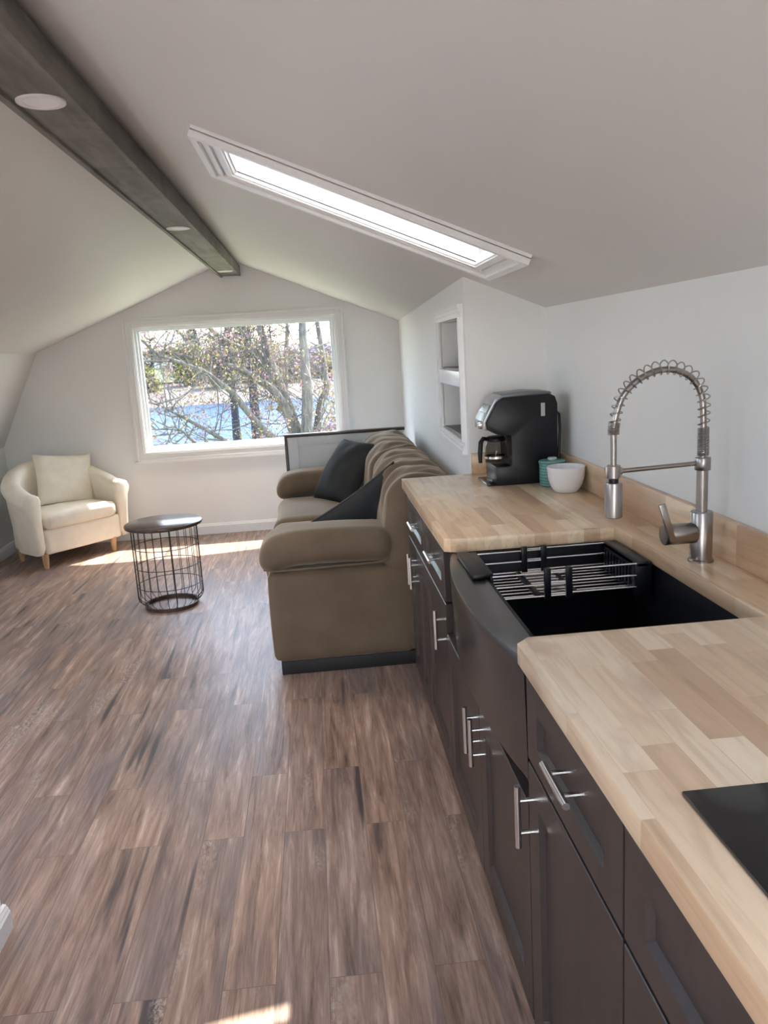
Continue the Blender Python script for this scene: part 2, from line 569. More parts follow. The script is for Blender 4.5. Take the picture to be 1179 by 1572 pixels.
# ------------------------------------------------------------------ room shell
RIDGE_X, RIDGE_Z = -0.594, 2.171
SL = 0.4125                                   # ceiling slope, both sides
XW = 0.917                                    # right knee wall
XB0, XB1 = -2.150, -2.50                      # left slope break, left low wall
Y0, Y1 = -2.6, 6.56
def zr(x): return 1.548 + SL * (XW - x)       # right ceiling height
def zl(x): return RIDGE_Z - 0.402 * (RIDGE_X - x)
ZB0 = zl(XB0); ZB1 = 0.83

def struct(o): return tag(o, kind='structure')

struct(MB().box(-2.7, 1.15, Y0 - 0.1, 6.75, -0.12, 0.0).build('floor', M['floor'], smooth=0))

# right ceiling slab with the skylight opening (built as four pieces in one mesh)
KX0, KX1, KY0, KY1 = -0.205, 0.575, 2.385, 2.735
T = 0.16
def slab(mb, x0, x1, y0, y1, zf, t=T):
    pts = [(x0, zf(x0)), (x1, zf(x1)), (x1, zf(x1) + t), (x0, zf(x0) + t)]
    mb.prism(pts, 'y', y0, y1)
mb = MB()
XR = XW + 0.2
QX0, QX1, QY0, QY1 = -0.30, 0.66, -1.90, 0.46         # added skylight opening above and behind the camera, to brighten the room
slab(mb, RIDGE_X, XR, Y0, QY0, zr)
slab(mb, RIDGE_X, XR, QY1, KY0, zr)
slab(mb, RIDGE_X, QX0, QY0, QY1, zr)
slab(mb, QX1, XR, QY0, QY1, zr)
slab(mb, RIDGE_X, XR, KY1, Y1 + 0.3, zr)
slab(mb, RIDGE_X, KX0, KY0, KY1, zr)
slab(mb, KX1, XR, KY0, KY1, zr)
struct(mb.build('ceiling_right', M['ceil'], smooth=0))
mb = MB()
ADDED_LEFT_SKY = ((-2.02, -1.42, 2.15, 3.50), (-2.02, -1.45, 0.10, 1.45))      # unseen openings added to the left slope to brighten the room
def lslab(x0, x1, y0, y1):
    lo = XB0 - 0.08 if x0 == XB0 else x0
    mb.prism([(x0, zl(x0)), (x1, zl(x1)), (x1, zl(x1) + T), (lo, zl(x0) + T)], 'y', y0, y1)
lslab(XB0, RIDGE_X, Y0, 0.10); lslab(XB0, RIDGE_X, 1.45, 2.15); lslab(XB0, RIDGE_X, 3.50, Y1 + 0.3)
for (x0, x1, y0, y1) in ADDED_LEFT_SKY:
    lslab(XB0, x0, y0, y1); lslab(x1, RIDGE_X, y0, y1)
struct(mb.build('ceiling_left', M['ceil'], smooth=0))
mb = MB()
mb.prism([(XB1, ZB1), (XB0, ZB0), (XB0 - 0.08, ZB0 + T), (XB1 - 0.16, ZB1)], 'y', Y0, Y1 + 0.1)
struct(mb.build('ceiling_slope', M['ceil'], smooth=0))
struct(MB().box(XB1 - 0.16, XB1, Y0, Y1 + 0.1, 0, ZB1).build('wall_left', M['wall'], smooth=0))
struct(MB().box(XW, XW + 0.14, Y0, Y1, 0, 1.60).build('wall_right', M['wall'], smooth=0))

# end wall with the window hole
WX0, WX1, WZ0, WZ1 = -1.405, 0.203, 0.705, 1.712
def gable(x):
    if x >= RIDGE_X: return zr(x) + 0.02
    if x >= XB0: return zl(x) + 0.02
    return ZB1 + (ZB0 - ZB1) * (x - XB1) / (XB0 - XB1) + 0.02
def end_wall(name, ya, yb):
    mb = MB()
    mb.prism([(XB1, 0), (WX0, 0), (WX0, gable(WX0)), (XB0, gable(XB0)), (XB1, ZB1)], 'y', ya, yb)
    mb.prism([(WX1, 0), (XW, 0), (XW, gable(XW)), (WX1, gable(WX1))], 'y', ya, yb)
    mb.prism([(WX0, 0), (WX1, 0), (WX1, WZ0), (WX0, WZ0)], 'y', ya, yb)
    mb.prism([(WX0, WZ1), (WX1, WZ1), (WX1, gable(WX1)), (RIDGE_X, gable(RIDGE_X)), (WX0, gable(WX0))], 'y', ya, yb)
    return struct(mb.build(name, M['wall'], smooth=0))
end_wall('wall_end', Y1, Y1 + 0.14)

# back wall with an opening added for the fill lamp
BX0, BX1, BZ0, BZ1 = -0.85, 0.20, 0.55, 1.75
mb = MB()
mb.prism([(XB1, 0), (BX0, 0), (BX0, zl(BX0)), (XB0, ZB0), (XB1, ZB1)], 'y', Y0 - 0.12, Y0)
mb.prism([(BX1, 0), (XW, 0), (XW, zr(XW)), (BX1, zr(BX1))], 'y', Y0 - 0.12, Y0)
mb.prism([(BX0, 0), (BX1, 0), (BX1, BZ0), (BX0, BZ0)], 'y', Y0 - 0.12, Y0)
mb.prism([(BX0, BZ1), (BX1, BZ1), (BX1, zr(BX1)), (RIDGE_X, RIDGE_Z), (BX0, zl(BX0))], 'y', Y0 - 0.12, Y0)
struct(mb.build('wall_back', M['wall'], smooth=0))

# partition beside the stairs, left of the camera
struct(MB().box(-1.03, -0.912, Y0, 1.905, 0, 1.02).build('wall_stair', M['wall'], smooth=0))
mb = MB()
prof = [(0, 0), (0.018, 0), (0.018, 0.050), (0.014, 0.056), (0.014, 0.060), (0.009, 0.066), (0.009, 0.069), (0, 0.072)]
mb.prism([(-0.912 + a, z) for a, z in prof], 'y', Y0, 1.913)
struct(mb.build('baseboard_stair', M['trim'], smooth=0))

# bump-out wall beside the counter, its face turned a little, with the niche
PX0, PY0, PX1, PY1 = 0.597, 3.137, 0.706, Y1
def bx(y): return PX0 + (PX1 - PX0) * (y - PY0) / (PY1 - PY0)
NY0, NY1, NZ0, NZ1 = 3.235, 3.885, 1.035, 1.532
mb = MB()
def vert_piece(ya, yb, za, zb):
    xa, xb = bx(ya), bx(yb)
    za_t = min(zb, 9)
    def top(x): return min(zb, zr(x) + 0.015)
    a = [(xa, ya, za), (xb, yb, za), (xb + 0.1, yb, za), (xa + 0.1, ya, za)]
    b = [(xa, ya, top(xa)), (xb, yb, top(xb)), (xb + 0.1, yb, top(xb + 0.1)), (xa + 0.1, ya, top(xa + 0.1))]
    mb._add(a + b, [(0, 1, 2, 3), (4, 7, 6, 5), (0, 4, 5, 1), (1, 5, 6, 2), (2, 6, 7, 3), (3, 7, 4, 0)])
vert_piece(PY0 + 0.09, NY0, 0, 9); vert_piece(NY1, PY1, 0, 9)
vert_piece(NY0, NY1, 0, NZ0); vert_piece(NY0, NY1, NZ1, 9)
mb.prism([(PX0, PY0), (XW, PY0), (XW, PY0 + 0.09), (bx(PY0 + 0.09), PY0 + 0.09)], 'z', 0, 1.69)
struct(mb.build('wall_niche', M['wall'], smooth=0, fix=True))

# niche: lining, two boards, casing
niche = tag(thing('trim_1', (bx(3.56), 3.56, 1.28), None, None), kind='structure')
mb = MB()
nd = 0.885
mb.box(nd, nd + 0.015, NY0 - 0.02, NY1 + 0.02, NZ0 - 0.02, NZ1 + 0.02)
mb.box(bx(NY1) + 0.002, nd, NY1 - 0.003, NY1 + 0.012, NZ0, NZ1)
mb.box(bx(NY0) + 0.004, nd, NY0 - 0.003, NY0 + 0.003, NZ0, NZ1)
mb.box(bx(NY1) + 0.004, nd, NY0, NY1 - 0.003, NZ1 - 0.003, NZ1 + 0.012)
mb.build('niche_lining', M['wall'], niche, smooth=0)
MB().box(bx(NY1) + 0.006, nd, NY0 + 0.003, NY1 - 0.003, NZ0 - 0.016, NZ0 + 0.004).build('niche_board', M['gray_wood'], niche, smooth=0)
MB().box(bx(NY1) + 0.004, nd, NY0, NY1, 1.314, 1.322).build('shelf_board', M['gray_wood'], niche, smooth=0)
MB().box(bx(NY1) - 0.016, nd, NY0, NY1, 1.250, 1.314, 0.002).build('shelf', M['trim'], niche)
def casing_piece(mb, ya, yb, za, zb, horiz):
    """stepped moulding on the angled wall face"""
    steps = [(0.0, 1.0, -0.003, 0.010), (0.0, 0.62, 0.010, 0.016), (0.0, 0.30, 0.016, 0.021)]
    for a, b, e, d in steps:
        if horiz == 'top': y_, z_ = (ya, yb), (zb - (zb - za) * b, zb - (zb - za) * a)
        elif horiz == 'bot': y_, z_ = (ya, yb), (za + (zb - za) * a, za + (zb - za) * b)
        elif horiz == 'far': y_, z_ = (yb - (yb - ya) * b, yb - (yb - ya) * a), (za, zb)
        else: y_, z_ = (ya + (yb - ya) * a, ya + (yb - ya) * b), (za, zb)
        y0, y1 = y_; z0, z1 = z_
        v = [(bx(y0) - d, y0, z0), (bx(y1) - d, y1, z0), (bx(y1) - e, y1, z0), (bx(y0) - e, y0, z0)]
        v += [(p[0], p[1], z1) for p in v]
        mb._add(v, [(0, 1, 2, 3), (4, 7, 6, 5), (0, 4, 5, 1), (1, 5, 6, 2), (2, 6, 7, 3), (3, 7, 4, 0)])
mb = MB()
cw = 0.05
casing_piece(mb, NY0 - cw, NY1 + cw, NZ1, NZ1 + cw, 'top')
casing_piece(mb, NY0 - cw, NY1 + cw, NZ0 - cw, NZ0, 'bot')
casing_piece(mb, NY1, NY1 + cw, NZ0, NZ1, 'far')
casing_piece(mb, NY0 - cw, NY0, NZ0, NZ1, 'near')
mb.build('casing', M['trim'], niche, smooth=0, fix=True)

# baseboards of the end and left walls
bprof = [(0, 0), (0.015, 0), (0.015, 0.066), (0.009, 0.078), (0.006, 0.086), (0, 0.088)]
mb = MB(); mb.prism([(Y1 - a, z) for a, z in bprof], 'x', XB1, bx(Y1))
struct(mb.build('baseboard_end', M['trim'], smooth=0))
mb = MB(); mb.prism([(XB1 + a, z) for a, z in bprof], 'y', 1.95, Y1)
struct(mb.build('baseboard_left', M['trim'], smooth=0))

# ------------------------------------------------------------------ window_1
win = tag(thing('window_1', ((WX0 + WX1) / 2, Y1, WZ0), None, None), kind='structure')
def ring_xz(mb, x0, x1, z0, z1, w, ya, yb, bev=0.0):
    mb.box(x0, x0 + w, ya, yb, z0, z1, bev)
    mb.box(x1 - w, x1, ya, yb, z0, z1, bev)
    mb.box(x0 + w, x1 - w, ya, yb, z1 - w, z1, bev)
    mb.box(x0 + w, x1 - w, ya, yb, z0, z0 + w, bev)
mb = MB()
ring_xz(mb, -1.470, 0.264, 0.638, 1.770, 0.072, Y1 - 0.014, Y1 + 0.002, 0.003)
ring_xz(mb, -1.470, 0.264, 0.638, 1.770, 0.020, Y1 - 0.026, Y1 - 0.010, 0.004)
ring_xz(mb, -1.424, 0.218, 0.684, 1.724, 0.014, Y1 - 0.020, Y1 - 0.008, 0.004)
mb.build('casing', M['trim'], win)
mb = MB()
ring_xz(mb, WX0, WX1, WZ0, WZ1, 0.014, Y1 - 0.004, Y1 + 0.10)
mb.build('jamb', M['trim'], win)
mb = MB()
ring_xz(mb, WX0 + 0.012, WX1 - 0.012, WZ0 + 0.012, WZ1 - 0.012, 0.022, Y1 + 0.030, Y1 + 0.062, 0.003)
ring_xz(mb, WX0 + 0.020, WX1 - 0.020, WZ0 + 0.016, WZ1 - 0.018, 0.030, Y1 + 0.055, Y1 + 0.085, 0.003)
mb.build('sash', M['sash'], win)
MB().box(-1.50, 0.294, Y1 - 0.030, Y1 + 0.01, 0.618, 0.640, 0.004).build('sill', M['trim'], win)
MB().box(WX0 + 0.04, WX1 - 0.04, Y1 + 0.068, Y1 + 0.072, WZ0 + 0.04, WZ1 - 0.04).build('pane', M['pane'], win, smooth=0)
# eave over the window outside
EAVE = 0.0

# ------------------------------------------------------------------ skylight: window_2
skyw = tag(thing('window_2', (0.18, 2.56, zr(0.18)), None, None), kind='structure')
ex = Vector((1, 0, -SL)).normalized(); ez = Vector((SL, 0, 1)).normalized()
def sk(u, y, w):
    """point in the ceiling plane: u along the slope measured by x at the plane, w above the plane"""
    return Vector((u, y, zr(u))) + ez * w
def skbox(mb, u0, u1, y0, y1, w0, w1):
    v = [sk(u0, y0, w0), sk(u1, y0, w0), sk(u1, y1, w0), sk(u0, y1, w0), sk(u0, y0, w1), sk(u1, y0, w1), sk(u1, y1, w1), sk(u0, y1, w1)]
    mb._add(v, [(0, 3, 2, 1), (4, 5, 6, 7), (0, 1, 5, 4), (1, 2, 6, 5), (2, 3, 7, 6), (3, 0, 4, 7)])
def skring(mb, u0, u1, y0, y1, wu, wy, w0, w1):
    skbox(mb, u0, u0 + wu, y0, y1, w0, w1); skbox(mb, u1 - wu, u1, y0, y1, w0, w1)
    skbox(mb, u0 + wu, u1 - wu, y0, y0 + wy, w0, w1); skbox(mb, u0 + wu, u1 - wu, y1 - wy, y1, w0, w1)
mb = MB()
O = (-0.275, 0.638, 2.300, 2.815)
skring(mb, O[0], O[1], O[2], O[3], 0.075, 0.090, -0.012, 0.001)
skring(mb, O[0], O[1], O[2], O[3], 0.020, 0.024, -0.030, -0.010)
skring(mb, O[0] + 0.012, O[1] - 0.012, O[2] + 0.014, O[3] - 0.014, 0.030, 0.036, -0.021, -0.010)
skring(mb, O[0] + 0.050, O[1] - 0.050, O[2] + 0.060, O[3] - 0.060, 0.020, 0.024, -0.018, -0.010)
mb.build('casing', M['trim'], skyw, smooth=0, fix=True)
mb = MB()
skring(mb, KX0 - 0.004, KX1 + 0.004, KY0 - 0.004, KY1 + 0.004, 0.014, 0.014, -0.002, 0.43)  # depth beyond view is set to cut down the sun patch
mb.build('shaft', M['trim'], skyw, smooth=0, fix=True)
mb = MB()
skring(mb, KX0, KX1, KY0, KY1, 0.034, 0.085, 0.390, 0.440)  # wide unseen rails, sized to trim the sun patch
mb.build('sash', M['sash'], skyw, smooth=0, fix=True)
mb = MB(); skbox(mb, KX0 + 0.03, KX1 - 0.03, KY0 + 0.03, KY1 - 0.03, 0.412, 0.418)
mb.build('pane', M['pane'], skyw, smooth=0, fix=True)

for num, (LX0, LX1, LY0, LY1) in enumerate(ADDED_LEFT_SKY):  # added skylights out of view, let extra sky light in
    sky3 = tag(thing('window_%d' % (num + 3), ((LX0 + LX1) / 2, (LY0 + LY1) / 2, 1.7), None, None), kind='structure')
    mb = MB()
    for xa, xb in ((LX0 - 0.06, LX0), (LX1, LX1 + 0.06)):
        mb.prism([(xa, zl(xa) - 0.02), (xb, zl(xb) - 0.02), (xb, zl(xb) + 0.001), (xa, zl(xa) + 0.001)], 'y', LY0 - 0.06, LY1 + 0.06)
    for ya, yb_ in ((LY0 - 0.06, LY0), (LY1, LY1 + 0.06)):
        mb.prism([(LX0, zl(LX0) - 0.02), (LX1, zl(LX1) - 0.02), (LX1, zl(LX1) + 0.001), (LX0, zl(LX0) + 0.001)], 'y', ya, yb_)
    mb.build('casing', M['trim'], sky3, smooth=0)
    MB().prism([(LX0, zl(LX0) + 0.10), (LX1, zl(LX1) + 0.10), (LX1, zl(LX1) + 0.106), (LX0, zl(LX0) + 0.106)], 'y', LY0, LY1).build('pane', M['pane'], sky3, smooth=0)
    area('added_left_portal', ((LX0 + LX1) / 2, (LY0 + LY1) / 2, zl((LX0 + LX1) / 2) + 0.15), Vector((0.373, 0, -0.928)), (LX1 - LX0) * 1.08, LY1 - LY0, 1, (1, 1, 1), True)
sky4 = tag(thing('window_5', ((QX0 + QX1) / 2, (QY0 + QY1) / 2, zr(0.18)), None, None), kind='structure')  # added skylight out of view, brightens counter and floor
mb = MB()
skring(mb, QX0 - 0.07, QX1 + 0.06, QY0 - 0.085, QY1 + 0.08, 0.075, 0.090, -0.012, 0.001)
skring(mb, QX0 - 0.07, QX1 + 0.06, QY0 - 0.085, QY1 + 0.08, 0.020, 0.024, -0.030, -0.010)
mb.build('casing', M['trim'], sky4, smooth=0, fix=True)
mb = MB()
skring(mb, QX0 - 0.002, QX1 + 0.002, QY0 - 0.002, QY1 + 0.002, 0.014, 0.014, -0.002, 0.18)
mb.build('shaft', M['trim'], sky4, smooth=0, fix=True)
mb = MB(); skbox(mb, QX0 + 0.01, QX1 - 0.01, QY0 + 0.01, QY1 - 0.01, 0.162, 0.168)
mb.build('pane', M['pane'], sky4, smooth=0, fix=True)
area('added_rear_portal', sk((QX0 + QX1) / 2, (QY0 + QY1) / 2, 0.20), -ez, QY1 - QY0, 0.95, 1, (1, 1, 1), True)
# sky light portals (they only steer the sky's own light through the two openings)
area('window_portal', (-0.6, Y1 + 0.16, 1.21), (0, -1, 0), 1.62, 1.02, 1, (1, 1, 1), True)
pc = sk(0.185, 2.56, 0.46)
area('skylight_portal', pc, -ez, 0.40, 0.90, 1, (1, 1, 1), True)

# ------------------------------------------------------------------ beam and its lamps
beam = thing('ceiling_beam', (RIDGE_X, 2.0, 2.04), 'grey stained box beam running along the ridge of the ceiling', 'beam')
BW = 0.079
mb = MB()
mb.prism([(RIDGE_X - BW + 0.018, 2.049), (RIDGE_X + BW - 0.018, 2.049), (RIDGE_X + BW - 0.018, 2.069), (RIDGE_X - BW + 0.018, 2.069)], 'y', Y0, Y1)
mb.build('bottom_board', M['beam'], beam, smooth=0)
for s in (-1, 1):
    xa, xb = RIDGE_X + s * (BW - 0.018), RIDGE_X + s * BW
    zt = 2.105 if s < 0 else 2.118
    MB().box(min(xa, xb), max(xa, xb), Y0, Y1, 2.040 if s < 0 else 2.046, zt + 0.005, 0.0015).build('side_board', M['beam'], beam)
lamp_y = (0.12, 2.10, 4.08, 6.16)
for i, y in enumerate(lamp_y[1:]):
    lab = ['round white recessed light nearest the camera in the grey beam',
           'round white recessed light in the middle of the grey beam',
           'round white recessed light at the window end of the grey beam'][i]
    L = thing('recessed_light', (RIDGE_X, y, 2.049), lab, 'light', 'recessed lights in the beam')
    MB().lathe([(0.0395, -0.001), (0.040, -0.004), (0.046, -0.005), (0.056, -0.004), (0.057, 0.0), (0.0395, 0.0)], (RIDGE_X, y, 2.049), 40).build('trim_ring', M['white_lamp'], L)
    MB().lathe([(0, -0.0025), (0.040, -0.0025), (0.040, 0.0), (0, 0.0)], (RIDGE_X, y, 2.049), 40).build('diffuser', M['white_ceramic'], L)
    ld = bpy.data.lights.new('recessed_lamp', 'AREA')
    ld.shape = 'DISK'; ld.size = 0.078; ld.energy = LAMP; ld.color = (1.0, 0.84, 0.68); ld.spread = math.radians(100)
    lo = bpy.data.objects.new('recessed_lamp', ld); COL.objects.link(lo)
    lo.location = (RIDGE_X, y, 2.0455)

# ------------------------------------------------------------------ kitchen run
XF = 0.335            # face of doors and drawers
CT = 0.914            # counter top
def shaker(mb, y0, y1, z0, z1, stile=0.063, rail=None, x=XF, th=0.020, rec=0.010, lip=0.008):
    """five piece door lying in the yz plane, front towards -x, with sloped inner lips"""
    rail = stile if rail is None else rail
    g = 0.0015
    def rect(a, b, c, d, xx): return [(xx, a, c), (xx, b, c), (xx, b, d), (xx, a, d)]
    v = rect(y0, y1, z0, z1, x + th) + rect(y0, y1, z0, z1, x + g) + rect(y0 + g, y1 - g, z0 + g, z1 - g, x)
    a, b, c, d = y0 + stile, y1 - stile, z0 + rail, z1 - rail
    v += rect(a, b, c, d, x) + rect(a + lip, b - lip, c + lip, d - lip, x + rec)
    f = [(0, 1, 2, 3)]
    for k in range(4):
        for i in range(4):
            j = (i + 1) % 4
            f.append((k * 4 + i, k * 4 + 4 + i, k * 4 + 4 + j, k * 4 + j))
    f.append((16, 19, 18, 17))
    mb._add(v, f)
    return mb
def bar_handle(parent, y, z, vertical, xpost, length=0.122, out=0.029):
    """round bar pull on two posts"""
    mb = MB()
    xb = xpost - out
    h = length / 2; p = 0.032
    if vertical:
        mb.tube([(xb, y, z - h), (xb, y, z + h)], 0.006, 14)
        for s in (-1, 1): mb.tube([(xpost + 0.001, y, z + s * p), (xb, y, z + s * p)], 0.0045, 10)
    else:
        mb.tube([(xb, y - h, z), (xb, y + h, z)], 0.006, 14)
        for s in (-1, 1): mb.tube([(xpost + 0.001, y + s * p, z), (xb, y + s * p, z)], 0.0045, 10)
    return mb.build('handle', M['steel_bright'], parent)
def carcass(cab, y0, y1, solid=True):
    mb = MB()
    if solid:
        mb.box(0.3555, 0.912, y0 + 0.0005, y1 - 0.0005, 0.105, 0.8755, 0.001)
    else:
        mb.box(0.3555, 0.912, y0 + 0.0005, y0 + 0.008, 0.105, 0.8755)
        mb.box(0.3555, 0.912, y1 - 0.018, y1 - 0.0005, 0.105, 0.8755)
        mb.box(0.3555, 0.912, y0 + 0.018, y1 - 0.018, 0.105, 0.125)
        mb.box(0.900, 0.912, y0 + 0.018, y1 - 0.018, 0.125, 0.60)
        mb.box(0.3555, 0.373, y0 + 0.018, y1 - 0.018, 0.582, 0.622)
    mb.build('body', M['espresso'], cab, smooth=0)
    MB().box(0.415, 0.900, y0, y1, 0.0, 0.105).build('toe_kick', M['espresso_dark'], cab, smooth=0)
def door(cab, y0, y1, z0, z1, hy=None, hz=0.6):
    d = shaker(MB(), y0, y1, z0, z1).build('door', M['espresso'], cab, smooth=0, fix=True)
    if hy is not None: bar_handle(d, hy, hz, True, XF)
    return d
def drawer(cab, y0, y1, z0, z1, handle=True):
    d = shaker(MB(), y0, y1, z0, z1, stile=0.063, rail=0.046).build('drawer', M['espresso'], cab, smooth=0, fix=True)
    if handle: bar_handle(d, (y0 + y1) / 2, (z0 + z1) / 2, False, XF + 0.010)
    return d
B = (-0.064, 0.850, 1.307, 2.221, 2.679, 3.136)
g = 0.003
DZ = (0.688, 0.846)      # drawers
OZ = (0.118, 0.680)      # doors
def cabinet(y0, y1, label, solid=True):
    c = thing('base_cabinet', (0.62, (y0 + y1) / 2, 0), label, 'cabinet', 'espresso base cabinets')
    carcass(c, y0, y1, solid)
    return c
ca = cabinet(B[4], B[5], 'espresso base cabinet at the sofa end, one drawer over a pair of narrow doors')
drawer(ca, B[4] + g, B[5] - g, *DZ)
ym = (B[4] + B[5]) / 2
shk = lambda y0, y1, hy: door(ca, y0, y1, *OZ, hy, 0.592)
shk(B[4] + g, ym - 0.0015, ym - 0.032); shk(ym + 0.0015, B[5] - g, ym + 0.032)
cb = cabinet(B[3], B[4], 'espresso base cabinet on the far side of the sink, one drawer over one door')
drawer(cb, B[3] + g, B[4] - g, *DZ)
door(cb, B[3] + g, B[4] - g, *OZ, B[3] + 0.034, 0.592)
cs = cabinet(B[2], B[3], 'espresso sink cabinet with two low doors under the bowed apron', False)
ym = (B[2] + B[3]) / 2
door(cs, B[2] + g, ym - 0.0015, OZ[0], 0.590, ym - 0.033, 0.496)
door(cs, ym + 0.0015, B[3] - g, OZ[0], 0.590, ym + 0.033, 0.496)
cn = cabinet(B[1], B[2], 'espresso base cabinet on the near side of the sink, one drawer over one door')
drawer(cn, B[1] + g, B[2] - g, *DZ)
door(cn, B[1] + g, B[2] - g, *OZ, B[2] - 0.034, 0.590)
cx = cabinet(B[0], B[1], 'espresso base cabinet under the cooktop, cut by the bottom right picture edge')
drawer(cx, B[0] + g, B[1] - g, *DZ, handle=False)
ym = (B[0] + B[1]) / 2
door(cx, B[0] + g, ym - 0.0015, *OZ, ym - 0.034, 0.590)
door(cx, ym + 0.0015, B[1] - g, *OZ, ym + 0.034, 0.590)

# countertop: one continuous worktop with the sink notch
XC = 0.317
ch = 0.026
SY0, SY1, SXB = 1.317, 2.066, 0.787
top_pts = [(XC, -0.085), (XC, SY0 - ch), (XC + ch, SY0), (SXB, SY0), (SXB, SY1), (XC + ch + 0.003, SY1 + 0.004), (XC, SY1 + ch - 0.003), (XC, 3.134), (0.9165, 3.134), (0.9165, -0.085)]
ctop = MB().prism(top_pts, 'z', 0.876, CT, 0.0018, 2).build('countertop', M['block'])
tag(ctop, 'birch butcher block countertop with clipped corners around the sink', 'countertop')
bs_ = thing('backsplash', (0.90, 1.5, CT), 'low birch upstand along the wall behind the counter', 'backsplash')
MB().box(0.897, 0.9165, -0.085, 3.136, CT, 1.007, 0.0015).build('wall_strip', M['block'], bs_)
MB().box(0.602, 0.897, 3.117, 3.1365, CT, 0.996, 0.0015).build('end_strip', M['block'], bs_)

# sink
sink = thing('apron_sink', (0.58, 1.69, 0.64), 'black apron front sink with a bowed gunmetal front', 'sink')
AY0, AY1 = 1.316, 2.072
def bow(y, depth):
    t = (y - (AY0 + AY1) / 2) / ((AY1 - AY0) / 2)
    return 0.334 - depth * (1 - abs(t) ** 2.3)
mb = MB()
n = 40
ys = [AY0 + (AY1 - AY0) * i / n for i in range(n + 1)]
ZT, ZA = 0.8745, 0.632
def ap_ring(z, off, dep): return [(bow(y, dep) + off, y, z) for y in ys]
rows = [ap_ring(ZT, 0.0045, 0.042), ap_ring(ZT - 0.0012, 0.0015, 0.042), ap_ring(ZT - 0.004, 0.0, 0.042), ap_ring(ZT - 0.03, 0.0, 0.041), ap_ring(0.76, 0.002, 0.036), ap_ring(ZA + 0.004, 0.004, 0.029), ap_ring(ZA, 0.008, 0.029)]
inner_top = [(0.374, y, ZT) for y in ys]
inner_bot = [(0.374, y, ZA) for y in ys]
allrows = [inner_top] + rows + [inner_bot]
idx = []
verts = []
for r in allrows:
    idx.append(list(range(len(verts), len(verts) + len(r)))); verts += r
faces = []
for A, Bq in zip(idx, idx[1:]):
    for i in range(n): faces.append((A[i], A[i + 1], Bq[i + 1], Bq[i]))
for i in range(n): faces.append((idx[-1][i], idx[-1][i + 1], idx[0][i + 1], idx[0][i]))
faces.append(tuple(r[0] for r in idx)); faces.append(tuple(r[-1] for r in idx))
mb._add(verts, faces)
mb.build('apron', M['gunmetal'], sink, smooth=40, fix=True)
mb = MB()
mb.box(0.3745, 0.812, AY0, AY0 + 0.018, 0.64, ZT, 0.002)
mb.box(0.3745, 0.812, AY1 - 0.018, AY1, 0.64, ZT, 0.002)
mb.box(0.794, 0.812, AY0 + 0.018, AY1 - 0.018, 0.64, ZT, 0.002)
mb.box(0.3745, 0.384, AY0 + 0.018, AY1 - 0.018, 0.64, ZT - 0.002, 0.002)
mb.box(0.3745, 0.812, AY0, AY1, 0.632, 0.648)
mb.build('basin', M['black_matte'], sink)
MB().lathe([(0, 0.6495), (0.030, 0.6495), (0.045, 0.652), (0.052, 0.6505), (0.052, 0.648), (0, 0.648)], (0.60, 1.69, 0), 32).build('drain', M['steel'], sink)

# drainer basket hanging in the far half of the sink
rack = thing('sink_drainer_basket', (0.56, 1.92, 0.82), 'black and steel drainer basket hanging in the far half of the sink', 'dish rack')
RY0, RY1 = 1.812, 2.030
def rail(x0, x1):
    mb = MB()
    mb.box(x0, x1, RY0 - 0.004, RY1, 0.8755, 0.888, 0.004)
    return mb
rl = rail(0.340, 0.373)
rl.box(0.385, 0.393, RY0 + 0.004, RY1 - 0.004, 0.805, 0.884, 0.002)
rl.box(0.365, 0.393, RY0 + 0.004, RY1 - 0.004, 0.8765, 0.886, 0.002)
rl.build('end_rail', M['black'], rack)
rl = MB()
rl.box(0.743, 0.777, RY0 - 0.004, RY1, 0.872, 0.888, 0.004)
rl.box(0.743, 0.751, RY0 + 0.004, RY1 - 0.004, 0.805, 0.884, 0.002)
rl.box(0.740, 0.784, RY0 - 0.004, RY0 + 0.014, 0.800, 0.884, 0.003)
for k in range(9):
    yy = RY0 + 0.03 + k * 0.021
    rl.box(0.739, 0.745, yy, yy + 0.008, 0.812, 0.868)
rl.build('end_rail', M['black'], rack)
XA, XZ, XM0, XM1 = 0.389, 0.745, 0.523, 0.576
for y, zs in ((RY0 - 0.002, (0.878, 0.849, 0.820)), (RY1 - 0.004, (0.878, 0.849, 0.820))):
    mb = MB()
    for z in zs:
        mb.tube([(XA, y, z), (XM1, y, z)], 0.0024, 8)
        mb.tube([(XM0, y, z + 0.0045), (XZ, y, z + 0.0045)], 0.0024, 8)
    mb.build('side_wires', M['steel_bright'], rack)
mb = MB()
for k in range(8):
    y = RY0 + 0.022 + k * 0.025
    mb.tube([(XA, y, 0.816), (XM1 + 0.02, y, 0.816)], 0.0022, 6)
    mb.tube([(XM0 - 0.02, y + 0.004, 0.8205), (XZ, y + 0.004, 0.8205)], 0.0022, 6)
mb.build('floor_wires', M['steel_bright'], rack)
for (x, y) in ((XM0, RY0 - 0.002), (XM1, RY0 - 0.002), (XM0, RY1 - 0.004), (XM1, RY1 - 0.004)):
    MB().box(x - 0.008, x + 0.008, y - 0.006, y + 0.006, 0.813, 0.890, 0.002).build('joint', M['black'], rack)
for x in (XM0 - 0.02, XM1 + 0.02):
    MB().box(x - 0.006, x + 0.006, RY0 + 0.006, RY1 - 0.012, 0.811, 0.825, 0.002).build('floor_joint', M['black'], rack)

